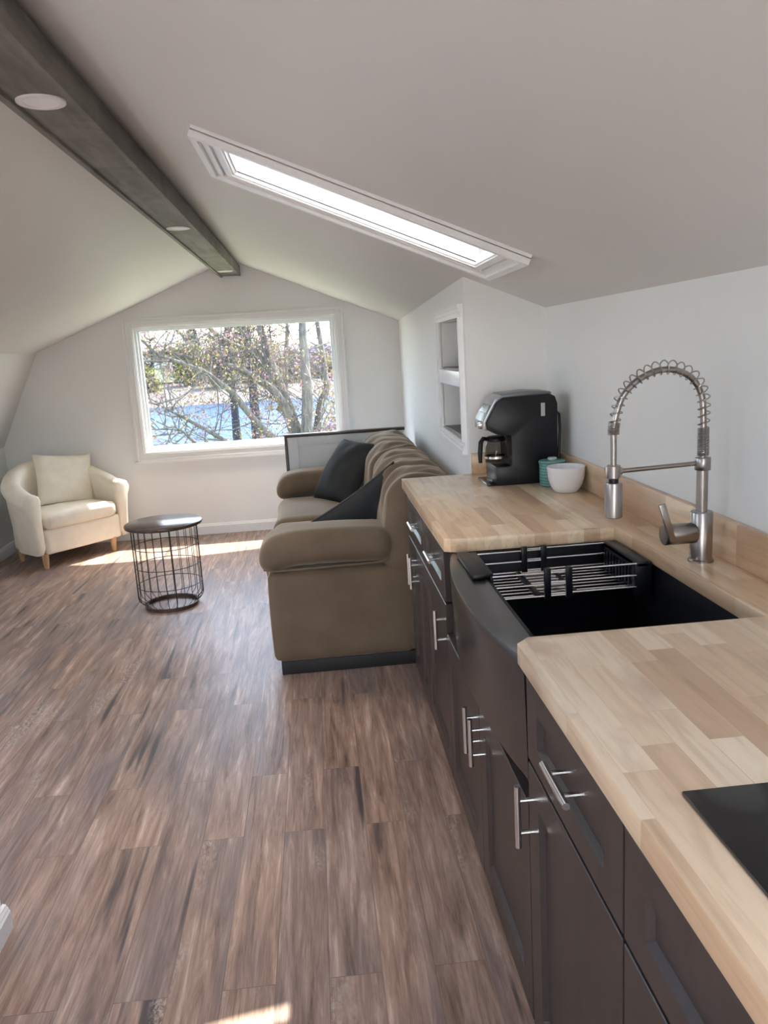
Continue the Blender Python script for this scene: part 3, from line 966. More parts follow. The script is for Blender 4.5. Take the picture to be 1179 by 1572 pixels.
# faucet
FX, FY = 0.846, 1.690
fa = thing('spring_faucet', (FX, FY, CT), 'brushed nickel pull-down faucet with an open spring arch', 'faucet')
mb = MB()
mb.lathe([(0, CT), (0.0285, CT), (0.0285, CT + 0.004), (0.0245, CT + 0.007), (0.0245, 1.027), (0.0225, 1.030), (0, 1.030)], (FX, FY, 0), 36)
mb.build('base', M['steel'], fa)
MB().lathe([(0, 0.0), (0.0225, 0.0), (0.0238, 0.002), (0.0238, 0.070), (0.0225, 0.072), (0, 0.072)], (FX - 0.090, FY - 0.003, 0.982), 32, 'x').build('valve_barrel', M['steel'], fa)
mb = MB()
mb.box(-0.0075, 0.0075, -0.004, 0.004, -0.010, 0.080, 0.0015)
mb.xf(Matrix.Translation((FX - 0.082, FY - 0.0275, 0.982)) @ Matrix.Rotation(math.radians(-17), 4, 'Y'))
mb.build('lever', M['steel'], fa)
MB().tube([(FX, FY, 1.030), (FX, FY, 1.15)], 0.0125, 24).build('post', M['steel'], fa)
MB().lathe([(0, 0), (0.0165, 0), (0.0172, 0.001), (0.0172, 0.027), (0.0165, 0.028), (0, 0.028)], (FX, FY, 1.124), 28).build('collar', M['steel'], fa)
hx = 0.642
pts = []
ctrl = [(FX, 1.15), (FX, 1.20), (FX - 0.001, 1.245), (FX - 0.006, 1.290), (FX - 0.028, 1.327), (FX - 0.062, 1.346), (FX - 0.096, 1.350), (FX - 0.128, 1.342), (FX - 0.158, 1.325), (FX - 0.184, 1.297), (FX - 0.198, 1.260), (FX - 0.204, 1.225), (hx, 1.185), (hx, 1.145)]
def crom(P, k=8):
    out = []
    for i in range(len(P) - 1):
        p0 = P[max(0, i - 1)]; p1 = P[i]; p2 = P[i + 1]; p3 = P[min(len(P) - 1, i + 2)]
        for s in range(k):
            t = s / k
            out.append(tuple(0.5 * (2 * p1[d] + (p2[d] - p0[d]) * t + (2 * p0[d] - 5 * p1[d] + 4 * p2[d] - p3[d]) * t * t + (3 * p1[d] - p0[d] - 3 * p2[d] + p3[d]) * t ** 3) for d in range(len(p1))))
    out.append(tuple(P[-1]))
    return out
path = [Vector((x, FY, z)) for x, z in crom(ctrl, 10)]
MB().tube(path, 0.0068, 14).build('hose', M['steel'], fa)
# spring: tight turns at both ends, wide open turns over the arch
acc = [0.0]
for a, b in zip(path, path[1:]): acc.append(acc[-1] + (b - a).length)
Ltot = acc[-1]
def at_len(s):
    for i in range(len(path) - 1):
        if acc[i + 1] >= s:
            t = (s - acc[i]) / max(1e-9, acc[i + 1] - acc[i])
            return path[i].lerp(path[i + 1], t), (path[i + 1] - path[i]).normalized()
    return path[-1], (path[-1] - path[-2]).normalized()
cen = Vector((FX - 0.102, FY, 1.22))
def helix(s0, s1, turns, R0, R1, off, wire, name):
    nseg = int(turns * 18)
    P = []
    for i in range(nseg + 1):
        t = i / nseg
        p, tg = at_len(s0 + (s1 - s0) * t)
        yv = Vector((0, 1, 0)); nv = tg.cross(yv).normalized()
        outw = (p - cen).normalized()
        if nv.dot(outw) < 0: nv = -nv
        R = R0 + (R1 - R0) * math.sin(math.pi * t)
        a = 2 * math.pi * turns * t
        P.append(p + nv * (R * math.cos(a) + off * math.sin(math.pi * t)) + yv * R * math.sin(a))
    return MB().tube(P, wire, 6).build(name, M['steel'], fa)
s_lo, s_hi = 0.068, Ltot - 0.098
helix(0.005, s_lo, 17, 0.0118, 0.0118, 0, 0.0013, 'tight_spring')
helix(s_lo, s_hi, 21, 0.0118, 0.0150, 0.005, 0.0013, 'open_spring')
helix(s_hi, s_hi + 0.026, 8, 0.0118, 0.0118, 0, 0.0013, 'tight_spring')
MB().tube([(FX - 0.01, FY, 1.1395), (hx + 0.01, FY, 1.1345)], 0.0052, 14).build('support_arm', M['steel'], fa)
mb = MB()
mb.lathe([(0, 0), (0.0130, 0), (0.0145, 0.002), (0.0145, 0.028), (0.013, 0.030), (0, 0.030)], (hx, FY, 1.119), 28)
mb.box(hx + 0.008, hx + 0.019, FY - 0.006, FY + 0.006, 1.127, 1.143, 0.002)
mb.box(hx - 0.019, hx - 0.013, FY - 0.005, FY + 0.005, 1.121, 1.147, 0.001)
mb.build('holder_clip', M['steel'], fa)
MB().tube([(hx, FY, 1.108), (hx, FY, 1.121)], 0.0105, 20).build('neck', M['black'], fa)
MB().lathe([(0, 1.031), (0.0165, 1.031), (0.0192, 1.033), (0.0192, 1.107), (0.018, 1.110), (0, 1.110)], (hx, FY, 0), 32).build('spray_head', M['steel'], fa)

# cooktop
ck = thing('cooktop', (0.62, 0.50, CT), 'black glass cooktop let into the near end of the counter', 'cooktop')
MB().box(0.380, 0.870, 0.215, 0.792, CT, CT + 0.006, 0.002).build('glass_plate', M['glass_black'], ck)

# coffee maker
cm = thing('coffee_maker', (0.73, 2.90, CT), 'black coffee maker with silver trim and a glass carafe', 'coffee maker')
CY0, CY1 = 2.812, 2.992
P = [(0.632, CT), (0.860, CT), (0.862, 1.20), (0.853, 1.226), (0.835, 1.236), (0.665, 1.232), (0.640, 1.216), (0.600, 1.146), (0.603, 1.124), (0.640, 1.100), (0.688, 1.094), (0.690, 1.080), (0.690, 0.990), (0.684, 0.984), (0.632, 0.984)]
MB().prism(P, 'y', CY0, CY1, 0.004, 2).build('body', M['black'], cm)
MB().box(0.598, 0.634, CY0 + 0.004, CY1 - 0.004, CT, CT + 0.009, 0.003).build('drip_tray', M['glass_black'], cm)
# silver front panel following the sloped head, top lid, knob, side window
fp = [(0.604, 1.150), (0.640, 1.214), (0.664, 1.232), (0.664, 1.240), (0.634, 1.226), (0.592, 1.150), (0.592, 1.118), (0.603, 1.116)]
MB().prism(fp, 'y', CY0 + 0.012, CY1 - 0.012, 0.002, 2).build('front_panel', simple('silver plastic', (0.42, 0.44, 0.47), 0.3, 0.6), cm)
lid = [(0.655, 1.231), (0.845, 1.235), (0.840, 1.243), (0.765, 1.249), (0.665, 1.243)]
MB().prism(lid, 'y', CY0 + 0.014, CY1 - 0.014, 0.002, 2).build('top_lid', simple('dark silver lid', (0.16, 0.17, 0.18), 0.35, 0.5), cm)
mb = MB()
mb.prism([(0.612, 1.174), (0.628, 1.203), (0.622, 1.207), (0.606, 1.178)], 'y', CY0 + 0.03, CY1 - 0.03, 0.001, 1)
mb.build('display', M['glass_black'], cm)
mb = MB()
mb.lathe([(0, -0.014), (0.013, -0.014), (0.015, -0.010), (0.015, 0.0), (0, 0.0)], (0.592, 2.862, 1.136), 28, 'x')
mb.build('knob', M['steel_bright'], cm)
MB().box(0.800, 0.815, CY0 - 0.0015, CY0 + 0.002, 1.158, 1.205, 0.001).build('side_badge', simple('grey window', (0.42, 0.42, 0.44), 0.4), cm)
MB().tube([(0.862, 2.83, 1.168), (0.872, 2.83, 1.16), (0.874, 2.83, 1.10), (0.870, 2.83, 1.03), (0.868, 2.83, 0.99), (0.862, 2.83, 0.984)], 0.005, 10).build('side_tube', M['black'], cm)
# carafe standing on the warming plate
kx, ky, kz = 0.652, 2.90, 0.9845
cf = thing('carafe', (kx, ky, kz), 'glass carafe with black handle standing in the coffee maker', 'carafe')
MB().lathe([(0, 0.001), (0.036, 0.001), (0.041, 0.006), (0.043, 0.03), (0.041, 0.062), (0.034, 0.084), (0.033, 0.088), (0.031, 0.084), (0.038, 0.061), (0.040, 0.03), (0.038, 0.008), (0, 0.004)], (kx, ky, kz), 32).build('glass_body', M['carafe_glass'], cf)
MB().lathe([(0.0345, 0.084), (0.036, 0.086), (0.036, 0.094), (0.030, 0.102), (0, 0.104), (0, 0.086)], (kx, ky, kz), 32).build('lid', M['black'], cf)
mb = MB()
mb.tube([(kx - 0.030, ky - 0.012, kz + 0.094), (kx - 0.052, ky - 0.022, kz + 0.098), (kx - 0.062, ky - 0.026, kz + 0.085), (kx - 0.066, ky - 0.028, kz + 0.045), (kx - 0.066, ky - 0.028, kz + 0.010)], [0.007, 0.008, 0.009, 0.009, 0.007], 12)
mb.build('handle', M['black'], cf)
MB().lathe([(0.0445, 0.022), (0.0455, 0.022), (0.0455, 0.030), (0.0445, 0.030), (0.0445, 0.022)], (kx, ky, kz), 32).build('metal_band', M['steel_bright'], cf)

# jar and bowl
jr = thing('canister', (0.822, 2.757, CT), 'ribbed teal lidded canister beside the coffee maker', 'jar')
MB().lathe([(0, CT), (0.041, CT), (0.045, CT + 0.004), (0.046, CT + 0.02), (0.046, CT + 0.078), (0.045, CT + 0.080), (0, CT + 0.080)], (0.822, 2.757, 0), 48).build('pot', M['teal'], jr)
MB().lathe([(0.0, CT + 0.080), (0.048, CT + 0.0805), (0.0485, CT + 0.086), (0.046, CT + 0.090), (0.02, CT + 0.093), (0, CT + 0.093)], (0.822, 2.757, 0), 48).build('lid', M['teal'], jr)
MB().lathe([(0.0, 0), (0.016, 0.0), (0.0165, 0.006), (0.015, 0.008), (0, 0.008)], (0.822, 2.757, CT + 0.0925), 28).build('lid_knob', simple('pale teal', (0.45, 0.58, 0.53), 0.3), jr)
bw = MB().lathe([(0, 0.0), (0.036, 0.0), (0.040, 0.002), (0.053, 0.022), (0.0615, 0.052), (0.0645, 0.086), (0.0635, 0.0875), (0.0622, 0.086), (0.059, 0.053), (0.050, 0.024), (0.036, 0.008), (0, 0.006)], (0.829, 2.622, CT), 56).build('bowl', M['white_ceramic'])
tag(bw, 'plain white bowl on the counter in front of the teal canister', 'bowl')

# ------------------------------------------------------------------ sofa
sofa = thing('sofa', (0.15, 4.42, 0), 'taupe microfibre sofa with gathered back along the niche wall', 'sofa')
SYN, SYF = 3.385, 5.46
def sway(co): return co
mb = MB()
mb.rbox((0.15, (SYN + SYF) / 2, 0.235), (0.415, (SYF - SYN) / 2 - 0.035, 0.170), 0.03, 6)
mb.build('seat_base', M['taupe'], sofa)
MB().box(-0.245, 0.53, SYN + 0.045, SYF - 0.05, 0.0, 0.064, 0.004).build('plinth', M['plinth'], sofa)
def arm_side(yc, name):
    mb = MB()
    def f(co):
        # belly slightly out, tuck in under the roll
        k = 1 + 0.02 * math.cos(co.z * 6)
        return Vector((co.x * k, co.y, co.z))
    mb.rbox((0.05, yc, 0.272), (0.322, 0.115, 0.212), 0.035, 10, f)
    return mb.build('arm_panel', M['taupe'], sofa)
def arm_roll(yc, sgn):
    mb = MB()
    def f(co):
        wr = 0.004 * math.sin(co.x * 60 + 3 * co.z) * max(0, -co.z * 8) + 0.006 * noise.noise(Vector((co.x * 6, co.y * 6, co.z * 6)))
        droop = -0.030 * max(0, (-co.x - 0.12) / 0.18) ** 2
        puff = 0.010 * math.cos(co.x * 6)
        return Vector((co.x, co.y * (1 + wr * 3), co.z * (1 + wr * 4) + droop + puff))
    mb.rbox((-0.004, yc, 0.575), (0.302, 0.150, 0.080), (0.075, 0.085, 0.078), 22, f)
    o = mb.build('arm_cushion', M['taupe'], sofa, smooth=60)
    # welt along the lower edge
    pts = [(-0.285, yc - sgn * 0.10, 0.500), (-0.20, yc - sgn * 0.128, 0.499), (0.05, yc - sgn * 0.132, 0.503), (0.24, yc - sgn * 0.122, 0.506), (0.292, yc - sgn * 0.09, 0.53)]
    MB().tube(crom(pts, 6), 0.005, 8).build('piping', M['taupe'], o)
    return o
yn, yf = SYN + 0.145, SYF - 0.145
arm_side(yn + 0.002, 'near'); arm_roll(yn, 1)
arm_side(yf - 0.002, 'far'); arm_roll(yf, -1)
# seat cushions
yc0, yc1 = yn + 0.13, yf - 0.13
ymid = (yc0 + yc1) / 2
for a, b in ((yc0, ymid), (ymid, yc1)):
    def f(co):
        return Vector((co.x + 0.012 * math.cos(co.y * 5) * (1 if co.x < 0 else 0), co.y, co.z * (1 + 0.10 * math.cos(co.y * 4.5) * math.cos(co.x * 4))))
    MB().rbox((0.035, (a + b) / 2, 0.425), (0.335, (b - a) / 2 - 0.004, 0.085), (0.075, 0.06, 0.075), 16, f).build('seat_cushion', M['taupe'], sofa, smooth=60)
# back: frame and gathered cushions
mb = MB()
mb.rbox((0.50, (SYN + SYF) / 2, 0.45), (0.085, (SYF - SYN) / 2 - 0.02, 0.38), 0.05, 8)
mb.build('back_frame', M['taupe'], sofa)
def back_cushion(a, b, seed):
    L2 = (b - a) / 2
    def f(co):
        zt = (co.z + 0.24) / 0.48
        # lean back and thin a little towards the top
        x = co.x + 0.085 * (zt - 0.5)
        y = co.y
        fold = 0.0
        m = max(0.0, min(1.0, (co.z - 0.02) / 0.12))
        edge = 0.45 + 0.55 * min(1, (L2 - abs(y)) / 0.10 + 0.25)
        ph = y * 30 + co.x * 14 + 5.0 * noise.noise(Vector((co.x * 4, y * 2.6, seed)))
        fold = (abs(math.sin(ph * 0.5)) ** 0.7 - 0.6) * 0.015 + 0.016 * noise.noise(Vector((co.x * 9, y * 13, co.z * 5 + seed)))
        fold *= m * edge
        d = Vector((co.x, 0, co.z - 0.05))
        if d.length > 1e-6: d.normalize()
        low = 0.018 * math.cos(y / L2 * 1.5)
        return Vector((x + d.x * fold - (low if co.x < 0 else 0), y, co.z + d.z * fold))
    MB().rbox((0.415, (a + b) / 2, 0.645), (0.150, L2, 0.238), (0.13, 0.07, 0.12), 30, f, ny=90, nz=34, nx=26).build('back_cushion', M['taupe'], sofa, smooth=70)
back_cushion(SYN + 0.012, (SYN + SYF) / 2 + 0.008, 1.0)
back_cushion((SYN + SYF) / 2 - 0.008, SYF - 0.012, 7.0)

# throw pillows on the sofa
def throw(loc, rot, size, label, seed, floor_z=None):
    p = thing('throw_pillow', loc, label, 'pillow', 'charcoal throw pillows')
    m = Matrix.Translation(loc) @ rot
    w_, h_ = size
    pm = MB().pillow(w_, h_, 0.20, 30, wr=0.02, seed=seed).xf(m)
    def slump(v):
        return Vector((v.x, v.y, max(v.z, floor_z + 0.10 * (v.z - floor_z)) if floor_z and v.z < floor_z else v.z))
    for v in pm.bm.verts: v.co = slump(v.co)
    pm.build('cover', M['charcoal'], p, smooth=70)
    mb = MB()
    e = []
    n = 14
    for (ax, sg) in ((0, -1), (1, 1), (0, 1), (1, -1)):
        for i in range(n):
            u = -1 + 2 * i / n
            if sg > 0 and ax == 0: u = -u
            if sg < 0 and ax == 1: u = -u
            k = 1 - 0.07 * (1 - u * u)
            if ax == 0: e.append((u * w_ / 2, 0, sg * k * h_ / 2))
            else: e.append((sg * k * w_ / 2, 0, u * h_ / 2))
    mb.tube(e, 0.006, 6, closed=True)
    mb.xf(m)
    for v in mb.bm.verts: v.co = slump(v.co)
    mb.build('piping', M['charcoal_edge'], p, smooth=60)
    return p
RX = lambda d: Matrix.Rotation(math.radians(d), 4, 'X')
RY = lambda d: Matrix.Rotation(math.radians(d), 4, 'Y')
RZ = lambda d: Matrix.Rotation(math.radians(d), 4, 'Z')
throw((0.165, 4.93, 0.680), RZ(-60) @ RX(-36), (0.45, 0.44), 'charcoal throw pillow leaning against the far sofa arm', 3, 0.515)
throw((0.240, 3.83, 0.595), RZ(5) @ RX(8) @ RY(-33), (0.50, 0.38), 'charcoal throw pillow tipped on its corner behind the near sofa arm', 8, 0.52)

# low white panel behind the far end of the sofa
pn = thing('low_panel', (0.19, 5.62, 0), 'low white panel with dark wood cap behind the far sofa arm', 'panel')
mb = MB()
mb.box(-0.222, 0.595, 5.605, 5.640, 0.0, 0.853)
mb.box(-0.222, -0.150, 5.598, 5.606, 0.0, 0.853, 0.002); mb.box(0.525, 0.595, 5.598, 5.606, 0.0, 0.853, 0.002)
mb.box(-0.150, 0.525, 5.598, 5.606, 0.790, 0.853, 0.002); mb.box(-0.150, 0.525, 5.598, 5.606, 0.0, 0.10, 0.002)
mb.build('board', M['panel_white'], pn)
MB().box(-0.242, 0.607, 5.590, 5.650, 0.853, 0.874, 0.002).build('cap', M['cap_wood'], pn)
MB().box(-0.242, -0.222, 5.590, 5.650, 0.0, 0.853, 0.002).build('edge_post', M['cap_wood'], pn)

# ------------------------------------------------------------------ armchair (local: d across, n forward)
fd = Vector((0.66633, 0.74566, 0)); fn = Vector((0.74566, -0.66633, 0))
base = Vector((-1.852, 6.005, 0)) + fd * 0.030 + fn * 0.022
chair = thing('tub_armchair', base, 'cream slipcovered tub armchair in the corner left of the window', 'armchair', rotz=math.atan2(fd.y, fd.x))
# in local axes x = d, y = -n (back), z up
def yb(n): return -n
# shell swept around the plan
plan = []
R = 0.24
hw, dp = 0.318, 0.555         # half width at the inner face, depth of the seat well
def add(x, y): plan.append((x, y))
for i in range(7): add(hw + 0.0, 0.0 + (dp - R - 0.14) * i / 6)
for i in range(1, 9):
    a = math.pi / 2 * i / 8
    add(hw - R + R * math.cos(a), dp - R - 0.14 + R * math.sin(a))
for i in range(1, 6): add(hw - R - (2 * hw - 2 * R) * i / 5, dp - 0.14)
for i in range(1, 9):
    a = math.pi / 2 * i / 8
    add(-hw + R - R * math.sin(a), dp - R - 0.14 + R * math.cos(a))
for i in range(1, 7): add(-hw, (dp - R - 0.14) * (1 - i / 6))
rings = []
NP = len(plan)
for i, (x, y) in enumerate(plan):
    a = Vector(plan[max(0, i - 1)] + (0,)); b = Vector(plan[min(NP - 1, i + 1)] + (0,))
    t = (b - a).normalized()
    out = Vector((t.y, -t.x, 0))
    if out.dot(Vector((x, y - 0.2, 0))) < 0: out = -out
    s = min(1.0, max(0.0, (y - 0.02) / (dp - 0.16)))
    h = 0.548 + 0.185 * (s ** 1.6)
    th = 0.085
    sec = [(-0.0, 0.15), (0.0, 0.36), (-0.006, h - 0.10), (-0.014, h - 0.045), (-0.004, h - 0.012), (0.022, h + 0.004), (0.060, h + 0.002), (0.104, h - 0.018), (0.122, h - 0.055), (0.114, h - 0.090), (0.098, h - 0.12), (0.085, 0.34), (0.066, 0.16), (0.060, 0.108), (0.02, 0.105)]
    wob = 0.004 * noise.noise(Vector((x * 9, y * 9, 1)))
    rings.append([Vector((x, y, 0)) + out * (o + wob) + Vector((0, 0, z)) for o, z in sec])
mb = MB()
vr = [[mb.bm.verts.new(p) for p in r] for r in rings]
m_ = len(rings[0])
for A, Bq in zip(vr, vr[1:]):
    for k in range(m_): mb.bm.faces.new((A[k], A[(k + 1) % m_], Bq[(k + 1) % m_], Bq[k]))
# rounded fronts of the arms
for r, src, d in ((vr[0], rings[0], 0), (vr[-1], rings[-1], 1)):
    c = sum((Vector(p) for p in src), Vector()) / m_
    prev = r
    for f, sc in ((0.012, 0.97), (0.020, 0.90), (0.024, 0.78)):
        cur = [mb.bm.verts.new(Vector((c.x + (p.x - c.x) * sc, -f, c.z + (p.z - c.z) * (0.5 + sc / 2)))) for p in src]
        for k in range(m_):
            mb.bm.faces.new((prev[k], prev[(k + 1) % m_], cur[(k + 1) % m_], cur[k]))
        prev = cur
    mb.bm.faces.new(prev)
mb.build('shell', M['cream'], chair, world=False, smooth=60, fix=True)
def wrink(co):
    k = 0.004 * math.sin(co.x * 70 + co.z * 14) * max(0, -co.x - 0.12) * 4
    return Vector((co.x, co.y + (k if co.y < 0 else 0), co.z))
MB().rbox((0, 0.205, 0.195), (0.318, 0.222, 0.092), 0.018, 20, wrink).build('seat_base', M['cream'], chair, world=False)
MB().rbox((0, 0.195, 0.335), (0.298, 0.232, 0.055), (0.04, 0.04, 0.045), 18, lambda co: Vector((co.x, co.y, co.z + 0.018 * math.cos(co.x * 4.5) * (1 if co.z > 0 else 0)))).build('seat_cushion', M['cream'], chair, world=False, smooth=60)
for x, y in ((-0.318, 0.010), (0.252, 0.010), (-0.27, 0.43), (0.24, 0.43)):
    MB().tube([(x, y, 0.115), (x, y, 0.0)], [0.027, 0.017], 16).build('leg', M['leg_wood'], chair, world=False)
mp = chair.matrix_basis.copy()
cp = thing('cushion', base, 'square cream cushion leaning on the back of the armchair', 'pillow', rotz=math.atan2(fd.y, fd.x))
m = Matrix.Translation((0.110, 0.330, 0.575)) @ RZ(-6) @ RX(-13) @ RY(7)
MB().pillow(0.465, 0.40, 0.13, 24, wr=0.02, seed=5).xf(m).build('cover', M['cream'], cp, world=False, smooth=70)

# ------------------------------------------------------------------ wire basket side table
TX, TY = -0.945, 4.66
tb = thing('basket_side_table', (TX, TY, 0), 'round side table with dark wood top on a black wire basket', 'table')
MB().lathe([(0, 0.488), (0.214, 0.488), (0.221, 0.491), (0.224, 0.499), (0.222, 0.507), (0.217, 0.510), (0, 0.510)], (TX, TY, 0), 72).build('table_top', M['dark_wood'], tb)
mb = MB()
mb.lathe([(0.146, 0.0), (0.158, 0.0), (0.158, 0.022), (0.146, 0.022), (0.146, 0.0)], (TX, TY, 0), 56)
mb.build('base_ring', M['dark_wood'], tb)
for z in (0.372, 0.255, 0.138):
    MB().tube([(TX + 0.187 * math.cos(2 * math.pi * k / 48), TY + 0.187 * math.sin(2 * math.pi * k / 48), z) for k in range(48)], 0.0022, 6, closed=True).build('hoop', M['wire'], tb)
mb = MB()
mb.tube([(TX + 0.187 * math.cos(2 * math.pi * k / 48), TY + 0.187 * math.sin(2 * math.pi * k / 48), 0.485) for k in range(48)], 0.003, 6, closed=True)
mb.build('hoop', M['wire'], tb)
NWR = 24
for k in range(NWR):
    a = 2 * math.pi * (k + 0.3) / NWR
    thick = k % 6 == 1
    c_, s_ = math.cos(a), math.sin(a)
    prof = [(0.189, 0.487), (0.189, 0.30), (0.189, 0.075), (0.186, 0.055), (0.175, 0.042), (0.160, 0.030), (0.153, 0.0225)]
    MB().tube([(TX + r * c_, TY + r * s_, z) for r, z in prof], 0.0034 if thick else 0.0020, 6).build('wire', M['wire'], tb)

# ------------------------------------------------------------------ outside
random.seed(11)
struct(MB().box(-60, 60, 7.2, 26, -3.3, -3.0).build('ground', M['ground'], smooth=0))
wt = MB(); wt._add([(-150, 22, -3.5), (120, 22, -3.5), (120, 96, -3.5), (-150, 96, -3.5)], [(0, 1, 2, 3)])
struct(wt.build('river', M['water'], smooth=0))
mb = MB()
gx = 40
rows = [(84, -3.7), (88, -3.35), (92, -2.75), (99, -2.3), (110, -1.9), (135, 0.2), (190, 3.5)]
vv = []
for (y, z) in rows:
    for i in range(gx + 1):
        x = -150 + 300 * i / gx
        bend = 6.0 * noise.noise(Vector((x * 0.03, y * 0.02, 0)))
        vv.append((x, y + bend, z + 0.25 * noise.noise(Vector((x * 0.08, y * 0.08, 3)))))
ff = []
for j in range(len(rows) - 1):
    for i in range(gx):
        a = j * (gx + 1) + i
        ff.append((a, a + 1, a + gx + 2, a + gx + 1))
mb._add(vv, ff)
struct(mb.build('far_bank', M['bank'], smooth=60))

def leaf_cloud(mb, c, r, count, size, squash=(1, 1, 1), shell=0.35):
    """small folded leaves spread through an ellipsoid"""
    for _ in range(count):
        while True:
            d = Vector((random.uniform(-1, 1), random.uniform(-1, 1), random.uniform(-1, 1)))
            if shell < d.length < 1: break
        p = Vector(c) + Vector((d.x * r * squash[0], d.y * r * squash[1], d.z * r * squash[2]))
        add_leaf(mb, p, size * random.uniform(0.6, 1.4))
def add_leaf(mb, p, s):
    a = Vector((random.gauss(0, 1), random.gauss(0, 1), random.gauss(0, 1))).normalized()
    b = a.cross(Vector((random.gauss(0, 1), random.gauss(0, 1), random.gauss(0, 1)))).normalized()
    n_ = a.cross(b) * 0.25
    mb._add([p - a * s, p - b * s * 0.5 + n_ * s, p + a * s, p + b * s * 0.5 + n_ * s], [(0, 1, 2), (0, 2, 3)])

def twig_tree(mb, p, d, L, r, depth, buds=None, budp=0.5, bend=0.35, kids=(2, 4)):
    """a crooked limb with side twigs; collects bud points"""
    pts = [p.copy()]
    n = 4 if depth > 0 else 3
    dd = d.copy()
    for i in range(n):
        dd = (dd + Vector((random.gauss(0, 1), random.gauss(0, 1), random.gauss(0, 1) + 0.25)) * bend * 0.35).normalized()
        pts.append(pts[-1] + dd * L / n)
    rs = [r * (1 - 0.62 * i / n) for i in range(n + 1)]
    mb.tube(pts, rs, 5 if depth > 0 else 4, caps=False)
    if buds is not None and depth <= 1:
        for q in pts[1:]:
            if random.random() < budp: buds.append(q)
    if depth > 0:
        for _ in range(random.randint(*kids)):
            i = random.randint(1, n)
            ax = Vector((random.gauss(0, 1), random.gauss(0, 0.6), random.gauss(0, 1))).normalized()
            nd_ = (dd * 0.55 + ax * 0.75).normalized()
            twig_tree(mb, pts[i], nd_, L * random.uniform(0.45, 0.75), rs[i] * 0.55, depth - 1, buds, budp, bend, kids)

# the multi-stemmed tree just outside the window
STEMS = [
    ([(-0.342, 13.0, 0.076), (-0.455, 12.925, 0.469), (-0.584, 12.85, 0.752), (-0.7, 12.775, 0.916), (-0.867, 12.7, 1.041), (-0.984, 12.625, 1.14), (-1.11, 12.55, 1.219), (-1.339, 12.475, 1.323), (-1.474, 12.4, 1.361), (-1.888, 12.325, 1.464), (-2.126, 12.25, 1.535), (-2.326, 12.175, 1.566), (-2.601, 12.1, 1.489)], 0.085, 0.014),
    ([(-0.303, 13.0, 0.041), (-0.492, 13.043, 0.704), (-0.608, 13.086, 1.073), (-0.684, 13.129, 1.305), (-0.738, 13.171, 1.554), (-0.794, 13.214, 1.773), (-0.829, 13.257, 1.991), (-0.866, 13.3, 2.299), (-1.0, 13.4, 3.4), (-1.3, 13.6, 4.8)], 0.10, 0.04),
    ([(-0.209, 12.8, 0.004), (-0.137, 12.833, 0.662), (-0.13, 12.867, 1.01), (-0.131, 12.9, 1.274), (-0.134, 12.933, 1.629), (-0.123, 12.967, 1.9), (-0.113, 13.0, 2.29), (0.0, 13.1, 3.6), (0.2, 13.2, 5.2)], 0.105, 0.04),
    ([(-0.065, 13.1, -0.04), (0.067, 13.183, 0.564), (0.171, 13.267, 0.798), (0.176, 13.35, 1.134), (0.165, 13.433, 1.408), (0.128, 13.517, 1.77), (0.126, 13.6, 2.161), (0.3, 13.8, 3.6)], 0.075, 0.03),
    ([(-0.418, 13.2, 0.103), (-0.525, 13.1, 0.577), (-0.738, 13.0, 1.084), (-0.921, 12.9, 1.382), (-1.023, 12.8, 1.519), (-1.187, 12.7, 1.598), (-1.362, 12.6, 1.724), (-1.513, 12.5, 1.866), (-1.687, 12.4, 2.1), (-2.2, 12.2, 2.7)], 0.07, 0.02),
    ([(-0.52, 12.6, -0.056), (-0.887, 12.5, 0.339), (-1.127, 12.4, 0.693), (-1.246, 12.3, 0.893), (-1.414, 12.2, 1.054), (-1.586, 12.1, 1.221), (-1.787, 12.0, 1.329), (-1.976, 11.9, 1.417), (-2.161, 11.8, 1.502), (-2.241, 11.7, 1.588), (-2.453, 11.6, 1.823)], 0.065, 0.014),
    ([(-0.734, 12.4, -0.272), (-1.056, 12.287, -0.031), (-1.372, 12.175, 0.164), (-1.613, 12.063, 0.35), (-1.811, 11.95, 0.499), (-1.934, 11.838, 0.603), (-2.054, 11.725, 0.695), (-2.206, 11.613, 0.805), (-2.408, 11.5, 0.899)], 0.05, 0.010),
    ([(-1.588, 12.2, -0.012), (-1.856, 12.05, 0.212), (-1.968, 11.9, 0.38), (-2.083, 11.75, 0.479), (-2.297, 11.6, 0.47)], 0.018, 0.007),
    ([(-0.60, 13.1, 0.55), (-0.509, 13.4, 0.77), (-0.46, 13.45, 1.245), (-0.414, 13.5, 1.559), (-0.383, 13.55, 1.82), (-0.395, 13.6, 2.085), (-0.42, 13.7, 3.2)], 0.045, 0.025),
    ([(-1.60, 12.75, 1.39), (-1.823, 12.9, 1.486), (-1.961, 12.867, 1.743), (-2.049, 12.833, 1.895), (-2.128, 12.8, 2.026), (-2.4, 12.8, 2.6)], 0.024, 0.010),
    ([(-0.72, 13.2, 1.25), (-0.84, 13.3, 1.426), (-1.036, 13.367, 1.646), (-1.069, 13.433, 1.908), (-1.077, 13.5, 2.22), (-1.2, 13.6, 3.3)], 0.045, 0.022),
]
tree = thing('garden_tree', (-0.25, 12.9, -3.0), 'pale barked multi-stemmed tree with bare twigs close outside the window', 'tree')
root = Vector((-0.27, 12.9, -3.0))
tw = MB(); buds = []
